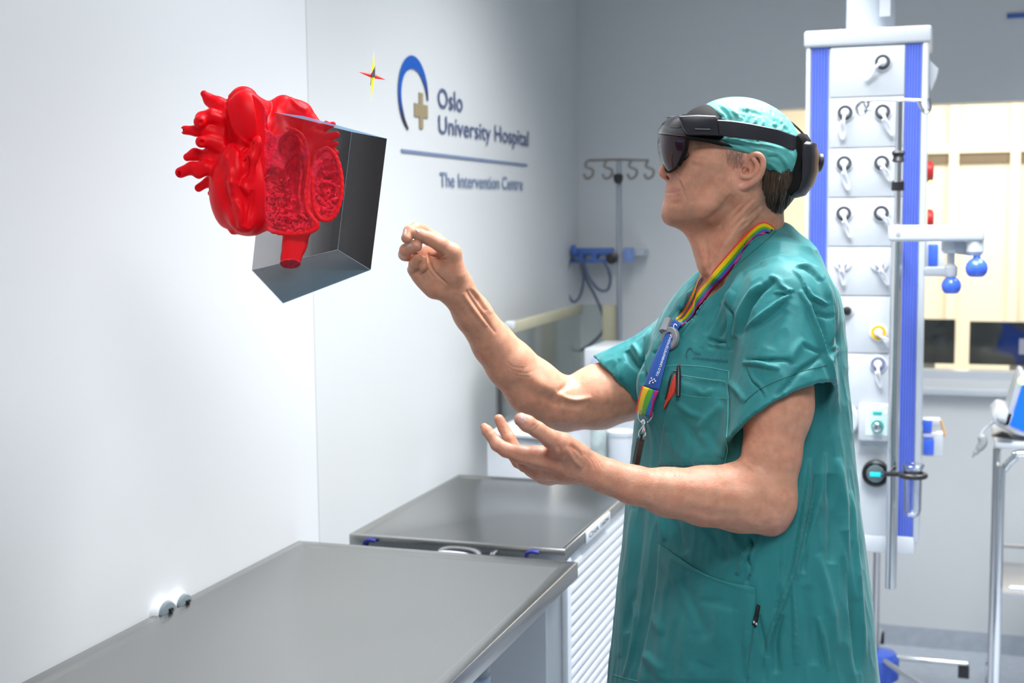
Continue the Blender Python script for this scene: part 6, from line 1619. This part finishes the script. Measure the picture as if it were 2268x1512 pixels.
wrap([(1788, 313), (1806, 317), (1809, 344), (1807, 380), (1797, 410), (1782, 432), (1758, 438), (1772, 424), (1784, 400), (1785, 360), (1784, 335)], 0.058, 0.020, 'battery_box', HSM, 0.0022)
wrap([(1806, 322), (1809, 330), (1812, 345), (1810, 380), (1800, 408), (1793, 418), (1797, 405), (1806, 375), (1808, 345)], 0.050, 0.016, 'copper_cover', HSC, 0.0008)
kc = H(1809, 359, 0)
MB().lathe(kc, -FH, [(0, 0.013), (0.002, 0.0150), (0.007, 0.0150), (0.009, 0.012)], 28).obj('fit_dial', HSM, hs)
sp = spline([H(1560, 246, -.02), H(1585, 231, -.03), H(1640, 226, -.045), H(1700, 240, -.045), H(1745, 266, -.035), H(1765, 282, -.02), H(1784, 302, -.01)], 8)
MB().tube(sp, 0.0016, 8).obj('overhead_strap', HSP, hs)
sp = spline([H(1562, 244, .0), H(1580, 231, .0), H(1600, 224, .0)], 8)

# ------------------------------------------------------------------ lanyard
def ribbon(path, widths, bvh_list, name, parent, m, off=0.0025, n=6, fallback=2.1, flip=False, nu_=10):
    c = spline([q[:2] for q in path], n); k = np.linspace(0, 1, len(c)); w = np.interp(k, np.linspace(0, 1, len(widths)), widths)
    dd = [q[2] if len(q) > 2 else None for q in path]
    dds = np.interp(k, np.linspace(0, 1, len(dd)), [x if x is not None else np.nan for x in dd]) if dd[0] is not None else None
    v = []; uv = []
    for i in range(len(c)):
        t = nrm(c[min(i + 1, len(c) - 1)] - c[max(i - 1, 0)]); nn_ = np.array([-t[1], t[0]])
        for j in range(nu_ + 1):
            q = c[i] + nn_ * (j / nu_ - 0.5) * w[i]
            if dds is not None: p = P(q[0], q[1], dds[i])
            else:
                ds = [h for h in (hit(b, q[0], q[1], off) for b in bvh_list) if h is not None]
                p = min((h[0] for h in ds), key=lambda a: np.linalg.norm(a - [0, 0, EYE])) if ds else (v[-1] if v else P(q[0], q[1], fallback))
            v.append(p); uv.append(j / nu_)
    v = np.array(v).reshape(len(c), nu_ + 1, 3)
    for _ in range(6): v[1:-1] = (v[:-2] + 2 * v[1:-1] + v[2:]) / 4      # the tape bridges small hollows
    v = v.reshape(-1, 3)
    if dds is None:
        xs, ys_2, _d = to_px(v); eye_ = np.array([0, 0, EYE])
        for i in range(len(v)):
            for b in bvh_list:
                h = hit(b, xs[i], ys_2[i], 0)
                if h is not None and np.linalg.norm(v[i] - eye_) > np.linalg.norm(h[0] - eye_) - off * 0.9: v[i] = h[0] - nrm(ray(xs[i], ys_2[i])) * off * 0.9
    f = [(i * (nu_ + 1) + j, (i + 1) * (nu_ + 1) + j, (i + 1) * (nu_ + 1) + j + 1, i * (nu_ + 1) + j + 1) for i in range(len(c) - 1) for j in range(nu_)]
    o = mesh_obj(name, v, f, m, parent, True)
    a = o.data.color_attributes.new('Col', 'FLOAT_COLOR', 'CORNER')
    st = [(0.78, 0.02, 0.015), (0.86, 0.60, 0.0), (0.86, 0.60, 0.0), (0.86, 0.60, 0.0), (0.10, 0.42, 0.03), (0.10, 0.42, 0.03), (0.03, 0.16, 0.52), (0.03, 0.16, 0.52), (0.42, 0.015, 0.17), (0.42, 0.015, 0.17)]
    li = 0
    for p_ in o.data.polygons:
        j = p_.index % nu_
        col = st[j] if not flip else st[nu_ - 1 - j]
        for _ in p_.loop_indices: a.data[li].color = (*col, 1); li += 1
    md = o.modifiers.new('thickness', 'SOLIDIFY'); md.thickness = 0.0012; md.offset = 1
    return o, BVHTree.FromPolygons([list(q) for q in v], f)
RAIN = mat('rainbow_woven_tape', (1, 1, 1), 0.5, noise=0.04, nscale=200, bump=0.2, bscale=1500, vcol=True)
BLT = mat('blue_printed_tape', (0.015, 0.085, 0.36), 0.5, noise=0.05, nscale=200, bump=0.2, bscale=1500)
WPR = mat('white_print', (0.85, 0.87, 0.90), 0.5)
ly = root('lanyard', P(1500, 730, 2.08), 'rainbow striped lanyard with blue printed section round the neck', 'lanyard')
bl = [bvh_body, bvh_top]
r1, _b = ribbon([(1708, 512), (1690, 503), (1668, 516), (1640, 545), (1605, 590), (1568, 638), (1532, 686), (1505, 719)], [16, 26, 25, 25, 24, 22, 20, 18], bl, 'neck_tape', ly, RAIN, 0.0040, n=12, flip=True)
r3, _b3 = ribbon([(1556, 612), (1538, 642), (1518, 680), (1500, 712)], [5, 6, 7, 8], bl, 'far_neck_tape', ly, RAIN, 0.004, flip=True)
r2, bb = ribbon([(1507, 716), (1492, 740), (1477, 775), (1463, 815), (1449, 862)], [19, 17, 19, 27, 32], bl, 'printed_tape', ly, BLT, 0.008, flip=True)
r4, _b4 = ribbon([(1449, 860), (1441, 885), (1435, 914)], [32, 32, 31], bl, 'lower_tape', ly, RAIN, 0.010, flip=True)
print_on(bb, 'OSLO UNIVERSITETSSYKEHUS', (1458, 834), (1491, 742), 5.5, WPR, 'tape_lettering', r2, 0.0022)
for dx, dy in ((0, 0), (-5, 3), (5, -3), (-2, -6), (2, 6), (-7, 8), (8, 2)):
    h = hit(bb, 1449 + dx * .8 - 3, 838 + dy * .8 + 4, 0.0022)
    if h: MB().lathe(h[0], h[1], [(-0.0002, 0.0013), (0.0002, 0.0013)], 10).obj('printed_dot', WPR, r2)
v = []
for i in range(17):
    a = math.radians(250 - 235 * i / 16)
    for r_ in (1, 0.66): q = (1497 + 4.5 * r_ * math.cos(a), 724 - 6.5 * r_ * math.sin(a)); h = hit(bb, *q, 0.0022); v.append(h[0] if h else P(*q, 2.05))
mesh_obj('printed_ring', v, [(2 * i, 2 * i + 1, 2 * i + 3, 2 * i + 2) for i in range(16)], WPR, r2)
# badge reel behind the tape
c = hit(bvh_top, 1487, 752, 0.004)
GRC = mat('grey_reel_plastic', (0.24, 0.25, 0.28), 0.4)
rx, ry, rz = vframe(1487, 752)
dn = nrm(c[1] * 0.35 + rz * 0.3 - rx * 0.5)
MB().lathe(c[0] - dn * 0.002, dn, [(0, 0.0185), (0.005, 0.0185), (0.0065, 0.017), (0.0065, 0.0105), (0.004, 0.010)], 36).obj('reel_disc', GRC, ly)
q0, q1 = hit(bvh_top, 1487, 712, 0.006)[0], hit(bvh_top, 1479, 740, 0.008)[0]
MB().tube([q0, q1], [0.007, 0.0085], 8).obj('reel_clip', GRC, ly)
# metal swivel clip and black badge tube
d_ = np.linalg.norm((hit(bvh_top, 1438, 905, 0.010)[0] - [0, 0, EYE])) / np.linalg.norm(ray(1438, 905))
def LP(x, y, dd=0.0): return P(x, y, d_ + dd)
MB().tube(spline([LP(1419, 908), LP(1414, 918), LP(1418, 932), LP(1428, 936), LP(1438, 932), LP(1446, 920), LP(1444, 910)], 4), 0.0011, 8).obj('ring', CHROME, ly)
MB().lathe(LP(1427, 932), (0, 0, -1), [(-0.003, 0.002), (0, 0.005), (0.004, 0.004), (0.006, 0.0025), (0.012, 0.004), (0.018, 0.003)], 14).obj('swivel', CHROME, ly)
MB().tube([LP(1424, 944), LP(1416, 956), LP(1415, 964), LP(1422, 970), LP(1430, 963), LP(1429, 950), LP(1426, 943)], 0.0013, 8, closed=False).obj('snap_hook', CHROME, ly)
bt0, bt1 = LP(1419, 972), LP(1407, 1034)
MB().tube([LP(1421, 961), LP(1420, 972)], 0.0022, 8).obj('loop', BLACK, ly)
MB().tube([bt0, bt1], 0.0066, 6).obj('badge_tube', mat('black_glossy_tube', (0.006, 0.006, 0.007), 0.22, coat=0.5), ly)

# ------------------------------------------------------------------ pen and red folded note in the chest pocket
pn = root('pen', hit(bvh_top, 1505, 830, 0.006)[0], 'black pen clipped in the chest pocket beside the red note', 'pen')
a, b = hit(bvh_top, 1506, 812, 0.006)[0], hit(bvh_top, 1504, 838, 0.006)[0]
MB().tube([a, a * .7 + b * .3, b, b + (b - a) * 1.6], [0.0022, 0.0035, 0.0043, 0.0036], 14).obj('barrel', BLACK, pn)
MB().tube(spline([hit(bvh_top, x, y, o_)[0] for x, y, o_ in ((1503, 824, .007), (1496, 828, .009), (1490, 840, .010), (1486, 862, .010), (1480, 882, .009))], 5), 0.0016, 10).obj('clip', BLACK, pn)
h = hit(bvh_top, 1507, 811, 0.007); MB().lathe(h[0], (0, 0, 1), [(-0.001, 0.0018), (0.001, 0.0016)], 10).obj('button', RED, pn)
nt_ = patch(bvh_top, polystrip([(1494, 830), (1488, 848), (1482, 868), (1476, 892), (1471, 905)], [(1509, 834), (1505, 850), (1496, 872), (1481, 890), (1472.5, 906)]), 6, 16, 'red_note', mat('red_cloth_note', (0.62, 0.055, 0.03), 0.7, noise=0.12, nscale=200, bump=0.3, bscale=600), None, 0.0055, 0.0012, label='red fabric strip sticking out of the chest pocket', cat='cloth')

# ------------------------------------------------------------------ hologram: cut-open heart inside a translucent box, little axis star
def holo_mat(name, col, alpha, emit=0.25, rough=0.35):
    m = bpy.data.materials.new(name); m.use_nodes = True; nt = m.node_tree; b = nt.nodes['Principled BSDF']
    b.inputs['Base Color'].default_value = (*col, 1); b.inputs['Roughness'].default_value = rough; b.inputs['Specular IOR Level'].default_value = 0.0
    b.inputs['Alpha'].default_value = alpha; b.inputs['Emission Color'].default_value = (*col, 1); b.inputs['Emission Strength'].default_value = emit
    return m
HRED = mat('heart_red_glow', (0.74, 0.003, 0.009), 0.42, noise=0.05, nscale=30, spec=0.18, emit=(0.80, 0.0, 0.012), estr=0.07)
HIN = mat('heart_cut_pink_red', (0.85, 0.015, 0.045), 0.45, noise=0.5, nscale=90, bump=1.0, bscale=260, spec=0.2, emit=(0.85, 0.02, 0.06), estr=0.05)
D0 = 1.93
def Q(px, py, z=0.0): return P(px, py, D0 - z)         # z metres towards the viewer
gx, gy, gz = vframe(600, 400)
GB = np.array([gx, gy, gz])
def rp(r): return r / FPX * D0
def qell(F_, px, py, z, rx_, ry_, rz_, ang=0, k=0.01, op='u'):
    c_, s_ = math.cos(math.radians(ang)), math.sin(math.radians(ang))
    F_.ell(Q(px, py, z), (rp(rx_), rp(ry_), rz_), np.array([gx * c_ - gy * s_, gx * s_ + gy * c_, gz]), k, op)
def qch(F_, pts, k=0.006, k0=0.01):
    if len(pts) > 6: pts = spline(pts, 3)
    F_.chain([Q(x, y, z) for x, y, z, r in pts], [rp(r) for x, y, z, r in pts], k, k0)
Fh = Field()
qell(Fh, 545, 425, 0.00, 78, 98, 0.050, -8, 0.02)
qell(Fh, 500, 430, -0.005, 30, 72, 0.035, 0, 0.012)
qell(Fh, 634, 402, -0.01, 62, 120, 0.045, -5, 0.02)
qell(Fh, 668, 492, -0.01, 38, 22, 0.030, -14, 0.012)
qell(Fh, 722, 412, -0.012, 37, 80, 0.036, 5, 0.004)
qell(Fh, 530, 400, 0.030, 34, 70, 0.026, -12, 0.012)
qell(Fh, 535, 480, 0.032, 30, 38, 0.020, -20, 0.01)
qell(Fh, 515, 350, 0.028, 24, 34, 0.022, 10, 0.01)
qch(Fh, [(540, 224, -0.01, 33), (560, 260, 0.0, 42), (560, 330, 0.0, 48)], 0.01, 0.012)       # great vessel
qell(Fh, 610, 278, -0.02, 34, 48, 0.03, 0, 0.02)
qell(Fh, 552, 262, 0.025, 44, 62, 0.024, -18, 0.01)
qch(Fh, [(628, 236, -0.02, 26), (660, 258, -0.03, 33), (688, 290, -0.035, 26)], 0.01, 0.012)
qell(Fh, 688, 338, -0.030, 24, 38, 0.022, 0, 0.012)
qch(Fh, [(600, 300, 0.034, 13), (572, 318, 0.046, 14), (556, 352, 0.050, 13), (550, 392, 0.046, 11)], 0.005, 0.008)   # appendage
qch(Fh, [(664, 500, -0.02, 27), (653, 540, -0.015, 26), (644, 572, -0.01, 23)], 0.006, 0.012)     # lower vessel
# branching vessels at the left
for b in ([(505, 245, -.01, 22), (482, 232, -.01, 18), (465, 222, -.01, 13), (452, 208, -.005, 8)], [(500, 268, .0, 20), (470, 256, .01, 15), (448, 262, .012, 14), (443, 270, .022, 14)],
          [(498, 300, .0, 20), (465, 292, .005, 14), (435, 290, .01, 11), (410, 288, .012, 10)], [(490, 322, .01, 20), (465, 312, .015, 15), (446, 314, .024, 13)],
          [(490, 350, .0, 17), (462, 348, .0, 13), (432, 342, .0, 13), (415, 348, .002, 9)], [(480, 375, .0, 18), (455, 370, .01, 13), (425, 372, .01, 13), (400, 382, .012, 12)],
          [(455, 374, .01, 11), (440, 385, .012, 11)], [(480, 395, -.01, 14), (462, 402, -.01, 10), (440, 416, -.01, 9)], [(480, 420, -.02, 8), (466, 428, -.02, 6)], [(520, 500, 0, 8), (516, 512, 0, 6)],
          [(470, 330, .0, 14), (462, 352, .0, 12)], [(505, 282, -.01, 24), (500, 380, -.015, 26)]): qch(Fh, b, 0.005, 0.008)
# branches at the right
for b in ([(690, 270, -.03, 16), (712, 285, -.03, 10), (738, 275, -.025, 6)], [(700, 300, -.02, 14), (722, 305, -.015, 10), (745, 298, -.01, 8)], [(705, 312, -.02, 12), (728, 322, -.015, 8), (744, 318, -.01, 6)],
          [(700, 320, -.02, 14), (720, 328, -.02, 9), (744, 338, -.015, 7)], [(712, 282, -.02, 8), (722, 272, -.02, 5)]): qch(Fh, b, 0.004, 0.006)
# open ends of vessels
for x, y, z, r, zz_ in ((443, 270, .040, 6, .01), (446, 314, .040, 6, .01)): qell(Fh, x, y, z, r, r, 0.014, 0, 0.003, 's')
qell(Fh, 398, 383, 0.014, 4, 7, 0.006, 0, 0.002, 's'); qell(Fh, 405, 288, 0.014, 4, 5, 0.006, 0, 0.002, 's')
# section plane and cavities
pl_n = nrm(gz * 1.0 + gx * 0.05)
hc = Field()
hc._add(lambda p: np.maximum(-((p - Q(640, 400, 0.012).astype(np.float32)) @ pl_n.astype(np.float32)), -((p - Q(572, 400, 0.0).astype(np.float32)) @ nrm(gx + gy * 0.12 - gz * 0.25).astype(np.float32))), Q(680, 400), 0.2, 0.001, 'u')
Fh.sub(hc, Q(680, 400), 0.2, 0.0015)
CV = [(614, 438, 0.012, 36, 66, 0.026, -4), (652, 405, 0.012, 24, 78, 0.050, 3), (640, 325, 0.012, 24, 32, 0.030, 10), (725, 410, 0.010, 27, 64, 0.032, 4), (655, 492, 0.012, 36, 18, 0.022, -12)]
for x, y, z, a, b, c, an in CV: qell(Fh, x, y, z, a, b, c, an, 0.003, 's')
rg = random.Random(11)
for i in range(300):
    k_ = rg.choice((0, 0, 0, 0, 3, 3, 4)); x, y, z, a, b, c, an = CV[k_]
    t = rg.random() * 2 * math.pi; r_ = math.sqrt(rg.random()) * 0.97
    px, py = x + a * r_ * math.cos(t), y + b * r_ * math.sin(t)
    if k_ == 3 and 370 < py < 400 and rg.random() < 0.7: continue
    dz = c * math.sqrt(max(0, 1 - r_ * r_)); s_ = 1.6 + rg.random() * 2.6
    L = 3 + rg.random() * 8; an_ = rg.random() * 6.28
    z1_ = z - dz + 0.001 + rg.random() * 0.006
    Fh.cone(Q(px, py, z1_), Q(px + L * math.cos(an_), py + L * math.sin(an_), z1_ + (rg.random() - .4) * 0.010), rp(s_), rp(s_ * 0.6), 0.0012)
for b in ([(578, 360, .006, 4), (590, 338, .007, 4), (604, 312, .008, 4.5), (622, 293, .009, 4.5), (645, 287, .009, 4.5), (668, 300, .009, 4.5), (680, 330, .009, 4), (683, 380, .010, 4), (677, 425, .010, 4), (680, 462, .010, 4), (692, 482, .010, 4.5), (703, 499, .008, 5), (690, 511, .007, 5), (650, 518, .007, 5), (605, 512, .006, 5), (580, 492, .004, 5)],
          [(700, 338, .004, 4), (724, 328, .004, 4), (746, 350, .003, 4), (757, 395, .003, 4), (755, 440, .003, 4), (740, 478, .003, 4.5), (718, 487, .004, 4.5), (700, 468, .004, 4), (693, 425, .004, 4), (693, 375, .004, 4), (700, 338, .004, 4)],
          [(664, 330, -.002, 3), (668, 380, -.004, 3), (662, 430, -.004, 3), (668, 470, .0, 3)], [(702, 372, -.006, 4), (722, 384, -.012, 4), (748, 380, -.004, 4)], [(700, 405, -.006, 3), (725, 402, -.014, 3.5), (752, 415, -.004, 3)],
          [(705, 440, -.004, 2.6), (722, 452, -.010, 3), (738, 440, -.002, 3)]): qch(Fh, b, 0.002, 0.002)
hv, hq = Fh.mesh(0.0015, 18)
hst = [([(470, 245), (500, 262), (505, 330), (478, 400)], 6, -0.004), ([(512, 300), (540, 330), (560, 312)], 7, -0.007), ([(505, 195), (510, 260), (530, 305), (560, 330)], 4, -0.005, 'f'), ([(520, 320), (505, 360), (490, 400), (505, 460), (525, 510)], 8, -0.006),
       ([(535, 330), (545, 370), (530, 410), (545, 450), (540, 500)], 9, -0.007), ([(500, 400), (530, 410), (555, 430)], 7, 0.004), ([(515, 440), (535, 470), (530, 505)], 7, 0.005), ([(560, 420), (558, 460), (550, 505)], 6, -0.006), ([(600, 215), (605, 240), (592, 290)], 5, -0.007),
       ([(640, 215), (660, 235), (680, 245)], 5, 0.003), ([(530, 345), (548, 352), (545, 395)], 5, -0.004), ([(495, 340), (510, 380), (515, 430)], 6, 0.004)]
hv = carve(hv, hq, hst)
ht = root('heart_model', Q(600, 400), 'floating red heart hologram cut open to show its chambers', 'heart')
# outer surface and cut faces are separate parts
qc = hv[hq].mean(1)
inside = ((qc - Q(575, 400, 0.0)) @ nrm(gx + gy * 0.12) > 0)
px_c, py_c, _ = to_px(qc)
cutm = np.zeros(len(qc), bool)
for x, y, z, a, b, c, an in CV:
    d = (qc - Q(x, y, z)) @ GB.T; c_, s_ = math.cos(math.radians(an)), math.sin(math.radians(an))
    u = (d[:, 0] * c_ - d[:, 1] * s_) / rp(a); w = (d[:, 0] * s_ + d[:, 1] * c_) / rp(b)
    cutm |= (u * u + w * w < 1.12) & (d[:, 2] > -c * 1.05)
cutm |= np.abs((qc - Q(640, 400, 0.012)) @ pl_n) < 0.0016
cutm &= inside & (py_c < 516) & (px_c > 586)
def part_of(mask, name, m):
    q = hq[mask]; ids, inv = np.unique(q, return_inverse=True)
    return quad_obj(name, hv[ids], inv.reshape(-1, 4), m, ht)
part_of(~cutm, 'outer_surface', HRED); part_of(cutm, 'cut_surface', HIN)
ve = MB(); c = Q(643, 584, 0.012)
ve.lathe(c, -gy * 0.86 + gz * 0.5, [(-0.001, rp(23)), (0.0006, rp(22)), (0.001, rp(18))], 24).obj('vessel_end', HIN, ht)

# box
TB = {}
dz_ = {'F': 1.82, 'L': 1.94, 'R': 1.98, 'K': 2.10}
pxb = dict(F=(627, 672), L=(558, 598), R=(821, 598), K=(748, 553)); pxt = dict(F=(672, 257), L=(595, 247), R=(857, 307), K=(779, 292))
for k in 'FLRK': TB['b' + k] = P(*pxb[k], dz_[k]); TB['t' + k] = P(*pxt[k], dz_[k])
def pane_mat(name, c0, a0, a1, axis_from=None, axis_to=None, tint=(1, 1, 1), emit=0.06):
    """a hologram pane: see-through, its own opacity running from one side to the other"""
    m = bpy.data.materials.new(name); m.use_nodes = True; nt = m.node_tree; nt.nodes.clear()
    out = nt.nodes.new('ShaderNodeOutputMaterial'); tr = nt.nodes.new('ShaderNodeBsdfTransparent'); em = nt.nodes.new('ShaderNodeEmission'); df = nt.nodes.new('ShaderNodeBsdfDiffuse')
    em.inputs[0].default_value = (*c0, 1); em.inputs[1].default_value = emit; df.inputs[0].default_value = (*c0, 1)
    ad = nt.nodes.new('ShaderNodeAddShader'); mx = nt.nodes.new('ShaderNodeMixShader')
    nt.links.new(em.outputs[0], ad.inputs[0]); nt.links.new(df.outputs[0], ad.inputs[1])
    nt.links.new(tr.outputs[0], mx.inputs[1]); nt.links.new(ad.outputs[0], mx.inputs[2]); nt.links.new(mx.outputs[0], out.inputs[0])
    uv = nt.nodes.new('ShaderNodeUVMap'); sx_ = nt.nodes.new('ShaderNodeSeparateXYZ'); mr = nt.nodes.new('ShaderNodeMapRange')
    nt.links.new(uv.outputs[0], sx_.inputs[0]); nt.links.new(sx_.outputs[0], mr.inputs[0]); mr.inputs[3].default_value = a0; mr.inputs[4].default_value = a1
    mr.interpolation_type = 'SMOOTHSTEP'
    nt.links.new(mr.outputs[0], mx.inputs[0])
    return m
bxr = root('hologram_box', (TB['bL'] + TB['bR']) / 2, 'translucent dark grey hologram box with blue base round the right side of the heart', 'box')
def pane(ks, name, m, th=0.0008):
    me = bpy.data.meshes.new(name); me.from_pydata([tuple(TB[k]) for k in ks], [], [(0, 1, 2, 3)])
    ul = me.uv_layers.new(name='UVMap')
    for i, uvq in enumerate(((0, 0), (1, 0), (1, 1), (0, 1))): ul.data[i].uv = uvq
    me.materials.append(m); return put(bpy.data.objects.new(name, me), bxr)
GR = (0.016, 0.0155, 0.0155)
pane(('bL', 'bK', 'tK', 'tL'), 'back_pane', pane_mat('pane_back_left', GR, 0.66, 0.965))
pane(('bK', 'bR', 'tR', 'tK'), 'back_pane', pane_mat('pane_back_right', GR, 0.95, 0.975))
pane(('bL', 'bF', 'tF', 'tL'), 'front_pane', pane_mat('pane_front_left', (0.9, 0.6, 0.65), 0.035, 0.01, emit=0.3))
pane(('bF', 'bR', 'tR', 'tF'), 'front_pane', pane_mat('pane_front_right', (0.9, 0.6, 0.65), 0.01, 0.003, emit=0.3))
pane(('bL', 'bF', 'bR', 'bK'), 'base_pane', pane_mat('pane_base_blue', (0.018, 0.038, 0.052), 0.90, 0.96))
pane(('tL', 'tF', 'tR', 'tK'), 'top_pane', pane_mat('pane_top_blue', (0.15, 0.45, 0.75), 0.75, 0.75, emit=0.5))
EDG = mat('hologram_edge_light', (0.35, 0.42, 0.48), 0.5, emit=(0.35, 0.42, 0.5), estr=0.25)
for a, b, r_ in (('bK', 'tK', .0006), ('bL', 'bF', .0004), ('bF', 'bR', .0004), ('bR', 'bK', .0005), ('bK', 'bL', .0005)):
    MB().tube([TB[a], TB[b]], r_, 6).obj('edge', EDG, bxr)

# axis star
sc_ = Q(826, 168)
stt = root('axis_star', sc_, 'small floating axis star with yellow, red and dark blue points', 'axis marker')
def spindle(a, b, r_, c0, nm, em=0.4):
    a, b = vec(a), vec(b); m_ = mat(nm, c0, 0.5, emit=c0, estr=em)
    t = nrm(b - a); u = nrm(np.cross(t, gz)); w = np.cross(t, u); c = sc_
    v = [a, b] + [c + u * r_, c + w * r_, c - u * r_, c - w * r_]
    f = [(0, 2, 3), (0, 3, 4), (0, 4, 5), (0, 5, 2), (1, 3, 2), (1, 4, 3), (1, 5, 4), (1, 2, 5)]
    mesh_obj(nm, v, f, m_, stt)
spindle(P(828, 114, 1.95), P(822, 222, 1.91), rp(4.5), (0.85, 0.85, 0.02), 'yellow_point')
spindle(P(793, 159, 1.90), P(855, 177, 1.96), rp(5.5), (0.75, 0.01, 0.01), 'red_point')
spindle(P(831, 145, 1.80), P(820, 190, 2.06), rp(5.5), (0.005, 0.005, 0.08), 'blue_point', 0.02)
